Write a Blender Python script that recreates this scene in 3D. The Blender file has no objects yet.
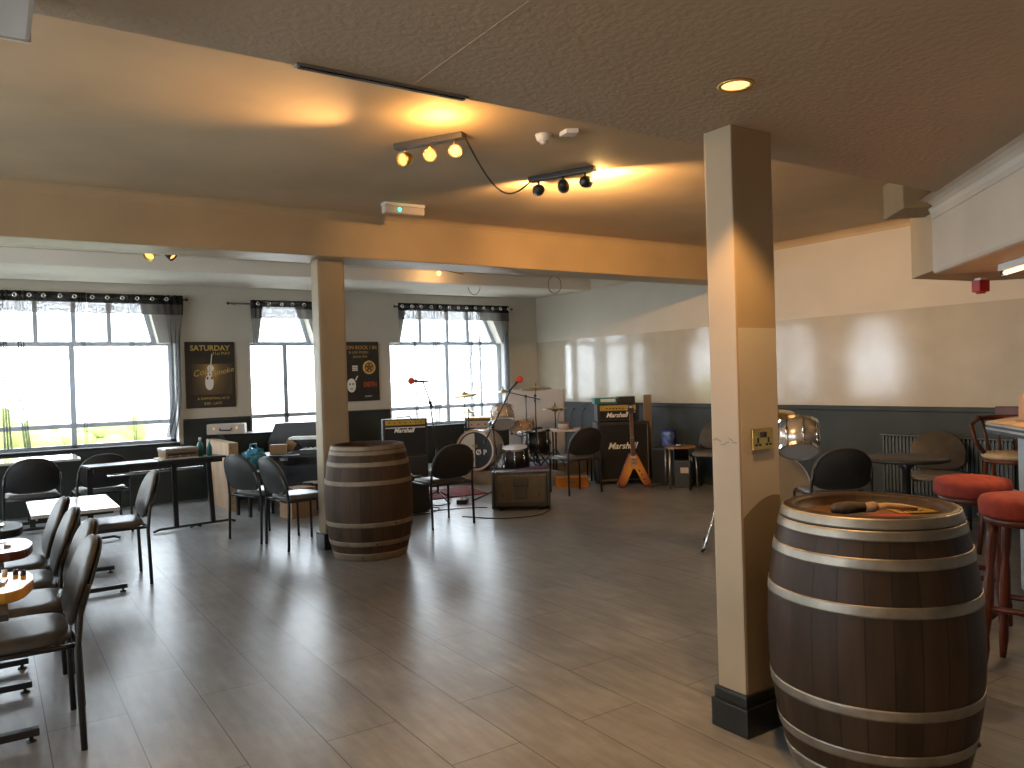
import bpy, bmesh, math, random
from mathutils import Vector, Matrix
random.seed(7)
PI = math.pi
S = bpy.context.scene
COL = S.collection

# ------------------------------------------------------------------ camera, sky, exposure
cam = bpy.data.cameras.new('camera')
camo = bpy.data.objects.new('camera', cam); COL.objects.link(camo)
cam.sensor_width = 36.0
cam.lens = 787.28 / 1024 * 36.0
cam.clip_start = 0.05; cam.clip_end = 300
def cam_matrix(yaw, pitch, roll, h):
    f = Vector((math.sin(yaw)*math.cos(pitch), math.cos(yaw)*math.cos(pitch), math.sin(pitch)))
    r = Vector((math.cos(yaw), -math.sin(yaw), 0)); u = r.cross(f)
    r2 = r*math.cos(roll) - u*math.sin(roll); u2 = u*math.cos(roll) + r*math.sin(roll)
    m = Matrix((r2, u2, -f)).transposed().to_4x4(); m.translation = (0, 0, h)
    return m
camo.matrix_world = cam_matrix(math.radians(33.693), math.radians(-0.472), math.radians(1.7275), 1.45)
S.camera = camo
S.view_settings.view_transform = 'Standard'
S.view_settings.look = 'None'
S.view_settings.gamma = 1.0
S.view_settings.use_curve_mapping = False
S.view_settings.exposure = 0.4
S.cycles.use_denoising = True
S.cycles.max_bounces = 10
S.cycles.diffuse_bounces = 5
S.cycles.glossy_bounces = 4
S.cycles.transparent_max_bounces = 24
S.cycles.sample_clamp_indirect = 6.0
S.cycles.caustics_reflective = False
S.cycles.caustics_refractive = False

SKY = 13.0
w = bpy.data.worlds.new('sky'); S.world = w; w.use_nodes = True
wb = w.node_tree.nodes['Background']
wb.inputs['Color'].default_value = (0.82, 0.92, 1.0, 1); wb.inputs['Strength'].default_value = SKY

def link_light(name, d, loc, target=None):
    o = bpy.data.objects.new(name, d); COL.objects.link(o); o.location = loc
    if target is not None:
        o.rotation_euler = (Vector(target)-Vector(loc)).to_track_quat('-Z', 'Y').to_euler()
    return o
def spot(name, loc, target, energy, col, angle=70, blend=0.4, size=0.03):
    d = bpy.data.lights.new(name, 'SPOT'); d.energy = energy; d.color = col
    d.spot_size = math.radians(angle); d.spot_blend = blend; d.shadow_soft_size = size
    return link_light(name, d, loc, target)
def point(name, loc, energy, col, size=0.04):
    d = bpy.data.lights.new(name, 'POINT'); d.energy = energy; d.color = col; d.shadow_soft_size = size
    return link_light(name, d, loc)
YB = 10.76                      # inner face of the window wall
XR = 7.7                        # inner face of the right wall
# portals that guide daylight sampling through the three window openings and the added unseen one
for x0, x1, z0, z1 in ((-0.3, 2.04, .75, 2.5), (2.95, 4.0, .75, 2.5), (5.0, 7.1, .75, 2.5), (-3.6, -1.2, .75, 2.5)):
    d = bpy.data.lights.new('window_portal', 'AREA'); d.shape = 'RECTANGLE'
    d.size = x1-x0; d.size_y = z1-z0
    d.cycles.is_portal = True
    o = link_light('window_portal', d, ((x0+x1)/2, YB+.27, (z0+z1)/2), ((x0+x1)/2, 0, (z0+z1)/2))
LEFT_FILL_WINS = ((1.0, 3.4), (5.0, 7.4))      # unseen openings added in the left wall for fill daylight (y range)
for a, b_ in LEFT_FILL_WINS:
    d = bpy.data.lights.new('window_portal', 'AREA'); d.shape = 'RECTANGLE'; d.size = b_-a; d.size_y = 1.6; d.cycles.is_portal = True
    link_light('window_portal', d, (-4.42, (a+b_)/2, 1.6), (0, (a+b_)/2, 1.6))
REAR_WINS = ()                    # openings in the rear wall (x range)
for a, b_ in REAR_WINS:
    d = bpy.data.lights.new('window_portal', 'AREA'); d.shape = 'RECTANGLE'; d.size = b_-a; d.size_y = 1.6; d.cycles.is_portal = True
    link_light('window_portal', d, ((a+b_)/2, -3.87, 1.6), ((a+b_)/2, 0, 1.6))
WARM = (1.0, 0.55, 0.2)

# ------------------------------------------------------------------ materials
def ntree(name):
    m = bpy.data.materials.new(name); m.use_nodes = True
    nt = m.node_tree; b = nt.nodes['Principled BSDF']
    return m, nt, b
def N(nt, t, **kw):
    n = nt.nodes.new(t)
    for k, v in kw.items():
        if k in n.inputs: n.inputs[k].default_value = v
        else: setattr(n, k, v)
    return n
def c4(c): return (c[0], c[1], c[2], 1)
def mat(name, col, rough=.5, metal=0, var=.15, scale=6, bump=0, bscale=40, spec=.5, coat=0, col2=None, detail=4, coord='Object', stretch=(1, 1, 1)):
    m, nt, b = ntree(name)
    tc = N(nt, 'ShaderNodeTexCoord'); mp = N(nt, 'ShaderNodeMapping'); mp.inputs['Scale'].default_value = stretch
    nt.links.new(tc.outputs[coord], mp.inputs['Vector'])
    nz = N(nt, 'ShaderNodeTexNoise', Scale=scale, Detail=detail)
    nt.links.new(mp.outputs[0], nz.inputs['Vector'])
    r = N(nt, 'ShaderNodeValToRGB')
    lo = col2 if col2 else tuple(x*(1-var) for x in col)
    hi = col if col2 else tuple(min(1, x*(1+var)) for x in col)
    r.color_ramp.elements[0].position = .3; r.color_ramp.elements[1].position = .7
    r.color_ramp.elements[0].color = c4(lo); r.color_ramp.elements[1].color = c4(hi)
    nt.links.new(nz.outputs['Fac'], r.inputs['Fac']); nt.links.new(r.outputs['Color'], b.inputs['Base Color'])
    b.inputs['Roughness'].default_value = rough; b.inputs['Metallic'].default_value = metal
    b.inputs['Specular IOR Level'].default_value = spec
    if coat: b.inputs['Coat Weight'].default_value = coat; b.inputs['Coat Roughness'].default_value = .1
    if bump:
        n2 = N(nt, 'ShaderNodeTexNoise', Scale=bscale, Detail=3)
        nt.links.new(mp.outputs[0], n2.inputs['Vector'])
        bp = N(nt, 'ShaderNodeBump', Strength=bump, Distance=.01)
        nt.links.new(n2.outputs['Fac'], bp.inputs['Height']); nt.links.new(bp.outputs['Normal'], b.inputs['Normal'])
    return m
def emit(name, col, st):
    m, nt, b = ntree(name)
    b.inputs['Base Color'].default_value = (0, 0, 0, 1)
    b.inputs['Emission Color'].default_value = c4(col); b.inputs['Emission Strength'].default_value = st
    return m
def sheer(name, col, alpha, weave=0):
    m = bpy.data.materials.new(name); m.use_nodes = True; nt = m.node_tree; nt.nodes.clear()
    out = N(nt, 'ShaderNodeOutputMaterial'); mx = N(nt, 'ShaderNodeMixShader'); mx.inputs[0].default_value = alpha
    tr = N(nt, 'ShaderNodeBsdfTransparent'); df = N(nt, 'ShaderNodeBsdfDiffuse'); tl = N(nt, 'ShaderNodeBsdfTranslucent')
    df.inputs['Color'].default_value = c4(col); tl.inputs['Color'].default_value = c4(col)
    m2 = N(nt, 'ShaderNodeMixShader'); m2.inputs[0].default_value = .4
    nt.links.new(df.outputs[0], m2.inputs[1]); nt.links.new(tl.outputs[0], m2.inputs[2])
    nt.links.new(tr.outputs[0], mx.inputs[1]); nt.links.new(m2.outputs[0], mx.inputs[2]); nt.links.new(mx.outputs[0], out.inputs[0])
    if weave:
        tc = N(nt, 'ShaderNodeTexCoord'); nz = N(nt, 'ShaderNodeTexNoise', Scale=weave, Detail=2)
        mr = N(nt, 'ShaderNodeMapRange'); mr.inputs['To Min'].default_value = alpha*.7; mr.inputs['To Max'].default_value = alpha*1.3
        nt.links.new(tc.outputs['Object'], nz.inputs['Vector']); nt.links.new(nz.outputs['Fac'], mr.inputs['Value']); nt.links.new(mr.outputs[0], mx.inputs[0])
    return m
def glass(name, refl=.06):
    m = bpy.data.materials.new(name); m.use_nodes = True; nt = m.node_tree; nt.nodes.clear()
    out = N(nt, 'ShaderNodeOutputMaterial'); mx = N(nt, 'ShaderNodeMixShader'); mx.inputs[0].default_value = refl
    tr = N(nt, 'ShaderNodeBsdfTransparent'); gl = N(nt, 'ShaderNodeBsdfGlossy', Roughness=.02)
    nt.links.new(tr.outputs[0], mx.inputs[1]); nt.links.new(gl.outputs[0], mx.inputs[2]); nt.links.new(mx.outputs[0], out.inputs[0])
    return m
def floor_mat():
    m, nt, b = ntree('vinyl_planks')
    tc = N(nt, 'ShaderNodeTexCoord'); mp = N(nt, 'ShaderNodeMapping')
    mp.inputs['Rotation'].default_value = (0, 0, PI/2); mp.inputs['Location'].default_value = (0, .14, 0)
    nt.links.new(tc.outputs['Object'], mp.inputs['Vector'])
    br = N(nt, 'ShaderNodeTexBrick', Scale=1.0)
    br.inputs['Brick Width'].default_value = 1.3; br.inputs['Row Height'].default_value = .31
    br.inputs['Mortar Size'].default_value = .0025; br.inputs['Mortar Smooth'].default_value = .2
    br.inputs['Color1'].default_value = (.172, .174, .176, 1); br.inputs['Color2'].default_value = (.205, .206, .207, 1)
    br.inputs['Mortar'].default_value = (.03, .028, .026, 1); br.offset = .37
    nt.links.new(mp.outputs[0], br.inputs['Vector'])
    n1 = N(nt, 'ShaderNodeTexNoise', Scale=1.7, Detail=8); n1.inputs['Roughness'].default_value = .7
    nt.links.new(tc.outputs['Object'], n1.inputs['Vector'])
    mp2 = N(nt, 'ShaderNodeMapping'); mp2.inputs['Scale'].default_value = (22, 3.5, 1)
    nt.links.new(tc.outputs['Object'], mp2.inputs['Vector'])
    n2 = N(nt, 'ShaderNodeTexNoise', Scale=1.0, Detail=6); nt.links.new(mp2.outputs[0], n2.inputs['Vector'])
    mr = N(nt, 'ShaderNodeMapRange'); mr.inputs['From Min'].default_value = .3; mr.inputs['From Max'].default_value = .7
    mr.inputs['To Min'].default_value = .72; mr.inputs['To Max'].default_value = 1.28
    nt.links.new(n1.outputs['Fac'], mr.inputs['Value'])
    mr2 = N(nt, 'ShaderNodeMapRange'); mr2.inputs['From Min'].default_value = .3; mr2.inputs['From Max'].default_value = .7
    mr2.inputs['To Min'].default_value = .8; mr2.inputs['To Max'].default_value = 1.2
    nt.links.new(n2.outputs['Fac'], mr2.inputs['Value'])
    mu = N(nt, 'ShaderNodeMath', operation='MULTIPLY'); nt.links.new(mr.outputs[0], mu.inputs[0]); nt.links.new(mr2.outputs[0], mu.inputs[1])
    mx = N(nt, 'ShaderNodeVectorMath', operation='SCALE'); nt.links.new(br.outputs['Color'], mx.inputs[0]); nt.links.new(mu.outputs[0], mx.inputs['Scale'])
    nt.links.new(mx.outputs[0], b.inputs['Base Color'])
    rr = N(nt, 'ShaderNodeMapRange'); rr.inputs['To Min'].default_value = .288; rr.inputs['To Max'].default_value = .335
    nt.links.new(n1.outputs['Fac'], rr.inputs['Value']); nt.links.new(rr.outputs[0], b.inputs['Roughness'])
    b.inputs['Specular IOR Level'].default_value = .6
    bp = N(nt, 'ShaderNodeBump', Strength=.12, Distance=.003); nt.links.new(n2.outputs['Fac'], bp.inputs['Height'])
    nt.links.new(bp.outputs['Normal'], b.inputs['Normal'])
    return m
def stave_mat(name, c1, c2, n=26, rough=.5):
    m, nt, b = ntree(name)
    tc = N(nt, 'ShaderNodeTexCoord'); gr = N(nt, 'ShaderNodeTexGradient', gradient_type='RADIAL')
    nt.links.new(tc.outputs['Object'], gr.inputs['Vector'])
    mu = N(nt, 'ShaderNodeMath', operation='MULTIPLY'); mu.inputs[1].default_value = n
    nt.links.new(gr.outputs['Fac'], mu.inputs[0])
    fl = N(nt, 'ShaderNodeMath', operation='FLOOR'); fr = N(nt, 'ShaderNodeMath', operation='FRACT')
    nt.links.new(mu.outputs[0], fl.inputs[0]); nt.links.new(mu.outputs[0], fr.inputs[0])
    wn = N(nt, 'ShaderNodeTexWhiteNoise', noise_dimensions='1D'); nt.links.new(fl.outputs[0], wn.inputs['W'])
    mp = N(nt, 'ShaderNodeMapping'); mp.inputs['Scale'].default_value = (14, 14, 2.2); nt.links.new(tc.outputs['Object'], mp.inputs['Vector'])
    nz = N(nt, 'ShaderNodeTexNoise', Scale=1.5, Detail=7); nt.links.new(mp.outputs[0], nz.inputs['Vector'])
    ad = N(nt, 'ShaderNodeMath', operation='ADD'); wm = N(nt, 'ShaderNodeMath', operation='MULTIPLY_ADD'); wm.inputs[1].default_value = .45; wm.inputs[2].default_value = .28; nt.links.new(wn.outputs['Value'], wm.inputs[0]); nt.links.new(wm.outputs[0], ad.inputs[0]); nt.links.new(nz.outputs['Fac'], ad.inputs[1])
    r = N(nt, 'ShaderNodeValToRGB'); r.color_ramp.elements[0].position = .45; r.color_ramp.elements[1].position = 1.3 if False else 1.0
    r.color_ramp.elements[0].color = c4(c1); r.color_ramp.elements[1].color = c4(c2)
    hv = N(nt, 'ShaderNodeMath', operation='MULTIPLY'); hv.inputs[1].default_value = .62; nt.links.new(ad.outputs[0], hv.inputs[0])
    nt.links.new(hv.outputs[0], r.inputs['Fac'])
    lt = N(nt, 'ShaderNodeMath', operation='GREATER_THAN'); lt.inputs[1].default_value = .035; nt.links.new(fr.outputs[0], lt.inputs[0])
    sc = N(nt, 'ShaderNodeVectorMath', operation='SCALE')
    mm = N(nt, 'ShaderNodeMapRange'); mm.inputs['To Min'].default_value = .3; nt.links.new(lt.outputs[0], mm.inputs['Value'])
    nt.links.new(r.outputs['Color'], sc.inputs[0]); nt.links.new(mm.outputs[0], sc.inputs['Scale']); nt.links.new(sc.outputs[0], b.inputs['Base Color'])
    b.inputs['Roughness'].default_value = rough; b.inputs['Specular IOR Level'].default_value = .22
    bp = N(nt, 'ShaderNodeBump', Strength=.5, Distance=.004); nt.links.new(lt.outputs[0], bp.inputs['Height']); nt.links.new(bp.outputs['Normal'], b.inputs['Normal'])
    return m
def gradient_pole(name, cols):  # printed poster picture: warm glow printed on brown
    m, nt, b = ntree(name)
    tc = N(nt, 'ShaderNodeTexCoord'); mp = N(nt, 'ShaderNodeMapping'); mp.inputs['Location'].default_value = (-.05, 0, -.1); mp.inputs['Scale'].default_value = (4.6, 1, 2.6)
    gr = N(nt, 'ShaderNodeTexGradient', gradient_type='SPHERICAL'); r = N(nt, 'ShaderNodeValToRGB')
    nt.links.new(tc.outputs['Object'], mp.inputs['Vector']); nt.links.new(mp.outputs[0], gr.inputs['Vector']); nt.links.new(gr.outputs['Fac'], r.inputs['Fac'])
    r.color_ramp.elements[0].color = c4(cols[0]); r.color_ramp.elements[1].color = c4(cols[2])
    e = r.color_ramp.elements.new(.5); e.color = c4(cols[1])
    nt.links.new(r.outputs['Color'], b.inputs['Base Color']); b.inputs['Roughness'].default_value = .45
    return m

M = {}
M['floor'] = floor_mat()
M['wall'] = mat('painted_plaster', (.50, .455, .375), .7, var=.05, scale=2, bump=.1, bscale=60)
M['gloss'] = mat('gloss_painted_plaster', (.41, .37, .29), .11, var=.07, scale=3, bump=.05, bscale=14, spec=.5)
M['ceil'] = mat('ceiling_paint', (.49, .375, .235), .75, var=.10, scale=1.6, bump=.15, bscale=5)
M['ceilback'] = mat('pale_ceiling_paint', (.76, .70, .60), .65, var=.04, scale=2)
def artex():
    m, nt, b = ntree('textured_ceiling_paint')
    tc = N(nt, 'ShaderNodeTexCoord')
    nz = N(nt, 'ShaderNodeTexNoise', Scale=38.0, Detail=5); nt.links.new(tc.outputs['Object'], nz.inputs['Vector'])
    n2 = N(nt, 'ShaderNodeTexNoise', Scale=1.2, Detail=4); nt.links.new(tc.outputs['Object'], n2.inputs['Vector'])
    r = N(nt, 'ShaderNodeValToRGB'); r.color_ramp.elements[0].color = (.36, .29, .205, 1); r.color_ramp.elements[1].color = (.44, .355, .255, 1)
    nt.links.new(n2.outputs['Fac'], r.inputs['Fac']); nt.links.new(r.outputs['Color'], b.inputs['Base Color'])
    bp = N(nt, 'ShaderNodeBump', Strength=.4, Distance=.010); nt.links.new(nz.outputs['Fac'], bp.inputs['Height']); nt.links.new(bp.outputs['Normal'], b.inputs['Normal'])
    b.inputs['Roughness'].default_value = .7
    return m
M['artex'] = artex()
M['beam'] = mat('beam_paint', (.42, .305, .175), .5, var=.07, scale=2.5, bump=.08, bscale=20)
M['stub'] = mat('brown_boxing_paint', (.24, .165, .08), .5, var=.1)
M['pillar'] = mat('pillar_paint', (.32, .24, .15), .5, var=.06, scale=4, bump=.1, bscale=12)
M['pillarfar'] = mat('brown_cream_pillar_paint', (.31, .24, .15), .5, var=.06, scale=4)
M['pillarw'] = mat('pale_pillar_paint', (.42, .375, .32), .55, var=.04, scale=5)
M['pillard'] = mat('brown_pillar_paint', (.20, .15, .095), .5, var=.06, scale=5)
M['dado'] = mat('dark_green_dado_paint', (.030, .036, .034), .55, spec=.3, var=.2, scale=3, bump=.08, bscale=30)
M['sill'] = mat('dark_sill_paint', (.03, .027, .025), .8, spec=.2)
M['skirt'] = mat('black_skirting_paint', (.012, .013, .012), .3, bump=.1, bscale=25)
M['white'] = mat('white_paint', (.62, .60, .56), .45, var=.04)
M['soffit'] = mat('soffit_paint', (.50, .43, .34), .5, var=.06, scale=3, bump=.1, bscale=6)
M['frame'] = mat('grey_window_frame_paint', (.34, .38, .43), .5, var=.05)
M['reveal'] = mat('window_reveal_paint', (.55, .54, .52), .6, var=.05)
M['glass'] = glass('window_glass')
M['hdr'] = sheer('curtain_header_cloth', (.02, .017, .016), .96)
M['val'] = sheer('curtain_valance_cloth', (.10, .088, .082), .95, 60)
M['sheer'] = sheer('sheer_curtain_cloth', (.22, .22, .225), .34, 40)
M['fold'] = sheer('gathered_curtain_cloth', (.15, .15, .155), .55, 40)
M['chrome'] = mat('chrome', (.75, .75, .74), .18, 1, var=.05)
M['steel'] = mat('dull_steel', (.42, .41, .39), .38, 1, var=.2, scale=8)
M['hoop'] = mat('galvanised_hoop', (.25, .225, .185), .48, .9, var=.28, scale=9, bump=.12, bscale=30, detail=7)
M['hoopf'] = mat('dusty_hoop', (.21, .165, .115), .65, .2, var=.25, scale=9, detail=7)
M['blackm'] = mat('black_metal', (.010, .010, .011), .32, .0, var=.2, spec=.6)
M['black'] = mat('black_vinyl', (.012, .012, .013), .5, var=.25, bump=.15, bscale=120)
M['blackp'] = mat('black_plastic', (.018, .018, .018), .42, var=.2)
M['grille'] = mat('speaker_grille_cloth', (.012, .011, .010), .9, var=.3, scale=300)
M['uph'] = mat('worn_grey_upholstery', (.066, .058, .048), .5, spec=.3, var=.18, scale=14, bump=.2, bscale=90)
M['uphback'] = mat('dark_chair_back_shell', (.016, .015, .014), .5, var=.2)
M['seat'] = mat('grey_seat_vinyl', (.115, .108, .10), .38, spec=.35, var=.12, scale=9, bump=.1, bscale=60)
M['laminate'] = mat('white_table_laminate', (.55, .53, .50), .12, var=.03, spec=.6)
M['darktop'] = mat('dark_table_laminate', (.03, .028, .027), .45, var=.15, spec=.35)
M['ply'] = mat('plywood', (.40, .27, .17), .55, var=.18, scale=3, stretch=(1, 4, 1), detail=6)
M['plyedge'] = mat('plywood_edge', (.34, .22, .11), .6, var=.25, scale=30)
M['carton'] = mat('cardboard', (.30, .19, .10), .75, var=.1)
M['stave'] = stave_mat('oak_staves', (.020, .011, .0055), (.058, .031, .015))
M['stavef'] = stave_mat('dusty_oak_staves', (.040, .024, .014), (.085, .053, .032), rough=.65)
M['bhead'] = mat('barrel_head_oak', (.20, .10, .035), .45, var=.35, scale=6, stretch=(1, 9, 1), coat=.3)
M['red'] = mat('red_velour', (.23, .026, .011), .85, var=.2, scale=20, bump=.3, bscale=200)
M['redwood'] = mat('mahogany', (.085, .022, .010), .38, var=.35, scale=6, stretch=(1, 1, .2), spec=.35)
M['redpl'] = mat('red_plastic', (.42, .02, .018), .4)
M['stage'] = mat('grey_stage_carpet', (.16, .16, .17), .95, var=.2, scale=30, bump=.4, bscale=250)
M['stagefront'] = mat('stage_front_board', (.20, .165, .12), .6, var=.25, scale=5)
M['wood'] = mat('brown_wood', (.24, .13, .06), .4, var=.3, scale=5, stretch=(1, 1, .25))
M['natdrum'] = mat('natural_maple_shell', (.50, .33, .19), .25, var=.12, scale=4, stretch=(1, 1, 6), coat=.5)
M['whitedrum'] = mat('pearl_drum_wrap', (.40, .33, .25), .3, var=.12, scale=20, coat=.4)
M['silver'] = mat('silver_drum_wrap', (.52, .47, .41), .25, .6, var=.12, scale=60)
M['skin'] = mat('coated_drum_skin', (.55, .51, .46), .5, var=.05)
M['skind'] = mat('smoky_drum_skin', (.20, .165, .115), .4, var=.1)
M['gold'] = mat('gold_panel', (.48, .31, .05), .35, .3, var=.1)
M['brass'] = mat('brass', (.70, .47, .14), .28, 1, var=.15)
M['cymbal'] = mat('bronze_cymbal', (.62, .47, .22), .3, 1, var=.2, scale=30)
M['orange'] = mat('orange_paint', (.60, .20, .015), .55, var=.12)
M['magenta'] = mat('dark_red_rug', (.16, .03, .04), .95, var=.4, scale=14)
M['purple'] = mat('purple_cloth', (.14, .06, .13), .9, var=.4, scale=14)
M['foam'] = mat('red_foam', (.55, .07, .03), .95, var=.15, bump=.4, bscale=400)
M['white_ink'] = mat('white_lettering', (.75, .72, .66), .5, var=.02)
M['gold_ink'] = mat('gold_lettering', (.55, .38, .10), .5, var=.05)
M['red_ink'] = mat('red_lettering', (.45, .07, .04), .5, var=.05)
M['orange_ink'] = mat('orange_lettering', (.55, .26, .06), .5, var=.05)
M['poster'] = mat('dark_poster_print', (.022, .020, .018), .4, var=.3, scale=8)
M['posterpic'] = gradient_pole('poster_picture_print', ((.06, .045, .03), (.16, .105, .045), (.55, .30, .07)))
M['blue'] = mat('blue_cloth', (.012, .022, .17), .7, var=.4, scale=8)
M['bluebag'] = mat('light_blue_plastic_bag', (.05, .25, .38), .3, var=.25, scale=9)
M['blueplate'] = mat('blue_white_print', (.10, .16, .40), .4, var=.9, scale=18)
M['teal'] = mat('teal_plastic', (.02, .16, .15), .35)
M['pine'] = mat('pale_pine', (.42, .24, .10), .5, var=.2, scale=5)
M['rose'] = mat('rosewood', (.09, .045, .03), .4, var=.3, scale=5, stretch=(1, 1, .2))
M['plank'] = mat('grey_brown_plank', (.22, .175, .135), .6, var=.15, scale=4)
M['burst'] = mat('sunburst_lacquer', (.55, .20, .02), .2, var=0, col2=(.35, .10, .012), scale=3, coat=.6)
def burst():
    m, nt, b = ntree('sunburst_lacquer_top')
    tc = N(nt, 'ShaderNodeTexCoord'); mp = N(nt, 'ShaderNodeMapping'); mp.inputs['Location'].default_value = (0, 0, -.62); mp.inputs['Scale'].default_value = (3.6, 1, 2.9)
    gr = N(nt, 'ShaderNodeTexGradient', gradient_type='SPHERICAL'); r = N(nt, 'ShaderNodeValToRGB')
    nt.links.new(tc.outputs['Object'], mp.inputs['Vector']); nt.links.new(mp.outputs[0], gr.inputs['Vector']); nt.links.new(gr.outputs['Fac'], r.inputs['Fac'])
    r.color_ramp.elements[0].color = (.07, .016, .006, 1); r.color_ramp.elements[1].color = (.62, .27, .03, 1)
    r.color_ramp.elements[1].position = .75
    e = r.color_ramp.elements.new(.35); e.color = (.36, .11, .014, 1)
    nt.links.new(r.outputs['Color'], b.inputs['Base Color']); b.inputs['Roughness'].default_value = .2; b.inputs['Coat Weight'].default_value = .6
    return m
M['burst'] = burst()
M['burstedge'] = mat('dark_sunburst_edge', (.10, .022, .008), .25, var=.3, coat=.6)
M['butter'] = mat('butterscotch_lacquer', (.62, .31, .03), .2, var=.15, coat=.6)
M['greyw'] = mat('bar_panel_paint', (.34, .37, .38), .5, var=.08, scale=4)
M['bartop'] = mat('bar_top_wood', (.55, .30, .10), .22, var=.2, scale=4, stretch=(1, 6, 1), coat=.3)
M['panel'] = mat('off_white_board', (.50, .43, .38), .6, var=.05)
M['radiator'] = mat('radiator_paint', (.05, .058, .055), .35, var=.15)
M['cream'] = mat('cream_seat_pad', (.42, .31, .18), .5, var=.15)
M['leaf'] = mat('hedge_leaves', (.32, .38, .07), .7, var=.35, scale=5)
M['ground'] = mat('pale_paving', (.50, .48, .44), .8, var=.1)
M['bristle'] = mat('dark_bristles', (.05, .035, .022), .8, var=.4, scale=50)
M['exitgreen'] = emit('exit_green_led', (.05, 1.0, .35), 3.0)
M['bulb'] = emit('warm_bulb', (1.0, .42, .11), 1.9)
M['bulbhot'] = emit('hot_bulb', (1.0, .52, .18), 2.0)
M['tube'] = emit('fluorescent_tube_glow', (1.0, .70, .42), 1.6)
def clearpl():
    m, nt, b = ntree('clear_prismatic_diffuser')
    b.inputs['Base Color'].default_value = (.75, .77, .76, 1); b.inputs['Roughness'].default_value = .12
    b.inputs['Transmission Weight'].default_value = .25; b.inputs['IOR'].default_value = 1.3
    return m
M['diffuser'] = clearpl()

# ------------------------------------------------------------------ geometry helpers
class MB:
    def __init__(s): s.b = bmesh.new(); s.mi = 0
    def _new(s, vs, fs, smooth=False):
        bv = [s.b.verts.new(v) for v in vs]
        for f in fs:
            try:
                q = s.b.faces.new([bv[i] for i in f]); q.smooth = smooth; q.material_index = s.mi
            except ValueError: pass
        return bv
    def box(s, c, d, rz=0, bev=0, m=None):
        t = bmesh.new(); bmesh.ops.create_cube(t, size=1)
        for v in t.verts: v.co = Vector((v.co.x*d[0], v.co.y*d[1], v.co.z*d[2]))
        if bev: bmesh.ops.bevel(t, geom=list(t.edges), offset=bev, segments=2, affect='EDGES', profile=.7)
        R = m if m is not None else Matrix.Rotation(rz, 4, 'Z')
        t.verts.index_update()
        s._new([R @ v.co + Vector(c) for v in t.verts], [[v.index for v in f.verts] for f in t.faces], bool(bev) and False)
        t.free(); return s
    def lathe(s, prof, n=32, o=(0, 0, 0), m=None, smooth=True, close=False):
        vs = []; fs = []; k = len(prof)
        for i in range(n):
            a = 2*PI*i/n
            for r, z in prof: vs.append(Vector((r*math.cos(a), r*math.sin(a), z)))
        for i in range(n):
            j = (i+1) % n
            for q in range(k-1): fs.append((i*k+q, j*k+q, j*k+q+1, i*k+q+1))
            if close: fs.append((i*k+k-1, j*k+k-1, j*k, i*k))
        if not close:
            if prof[0][0] > 1e-6: fs.append([i*k for i in range(n)][::-1])
            if prof[-1][0] > 1e-6: fs.append([i*k+k-1 for i in range(n)])
        if m is not None: vs = [m @ v for v in vs]
        s._new([v+Vector(o) for v in vs], fs, smooth); return s
    def tube(s, pts, r, n=10, cap=True):
        pts = [Vector(p) for p in pts]; rr = r if isinstance(r, (list, tuple)) else [r]*len(pts)
        vs = []; fs = []; up = None
        for i, p in enumerate(pts):
            d = (pts[min(i+1, len(pts)-1)]-pts[max(i-1, 0)])
            if d.length < 1e-9: d = Vector((0, 0, 1))
            d.normalize()
            if up is None:
                up = Vector((0, 0, 1)) if abs(d.z) < .9 else Vector((1, 0, 0))
            x = d.cross(up); x.normalize(); y = x.cross(d); up = y
            for k in range(n):
                a = 2*PI*k/n; vs.append(p+x*(rr[i]*math.cos(a))+y*(rr[i]*math.sin(a)))
        for i in range(len(pts)-1):
            for k in range(n):
                l = (k+1) % n; fs.append((i*n+k, i*n+l, (i+1)*n+l, (i+1)*n+k))
        if cap: fs.append(list(range(n))[::-1]); fs.append([(len(pts)-1)*n+k for k in range(n)])
        s._new(vs, fs, True); return s
    def prism(s, poly, h0, h1, m=None, o=(0, 0, 0), smooth=False):
        n = len(poly); vs = [Vector((p[0], p[1], h0)) for p in poly]+[Vector((p[0], p[1], h1)) for p in poly]
        if m is not None: vs = [m @ v for v in vs]
        fs = [list(range(n))[::-1], list(range(n, 2*n))]+[(i, (i+1) % n, n+(i+1) % n, n+i) for i in range(n)]
        s._new([v+Vector(o) for v in vs], fs, smooth); return s
    def ball(s, c, r, n=16, sc=(1, 1, 1), m=None):
        t = bmesh.new(); bmesh.ops.create_uvsphere(t, u_segments=n, v_segments=max(6, n//2), radius=r)
        t.verts.index_update()
        vs = [Vector((v.co.x*sc[0], v.co.y*sc[1], v.co.z*sc[2])) for v in t.verts]
        if m is not None: vs = [m @ v for v in vs]
        s._new([v+Vector(c) for v in vs], [[v.index for v in f.verts] for f in t.faces], True); t.free(); return s
    def torus(s, c, R, r, m=None, n=24, k=8):
        return s.lathe([(R+r*math.cos(2*PI*q/k), r*math.sin(2*PI*q/k)) for q in range(k)], n, c, m, True, True)
    def build(s, name, mats, parent=None, bevel=0, sub=0, auto=None):
        bmesh.ops.recalc_face_normals(s.b, faces=list(s.b.faces))
        me = bpy.data.meshes.new(name); s.b.to_mesh(me); s.b.free()
        for m in (mats if isinstance(mats, (list, tuple)) else [mats]): me.materials.append(m)
        o = bpy.data.objects.new(name, me); COL.objects.link(o)
        if parent is not None: o.parent = parent
        if bevel:
            b = o.modifiers.new('bevel', 'BEVEL'); b.width = bevel; b.segments = 2; b.limit_method = 'ANGLE'
        if sub:
            b = o.modifiers.new('subdivision', 'SUBSURF'); b.levels = sub; b.render_levels = sub
        return o
def tag(o, label, cat, group=None, kind=None):
    o['label'] = label; o['category'] = cat
    if group: o['group'] = group
    if kind: o['kind'] = kind
    return o
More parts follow.
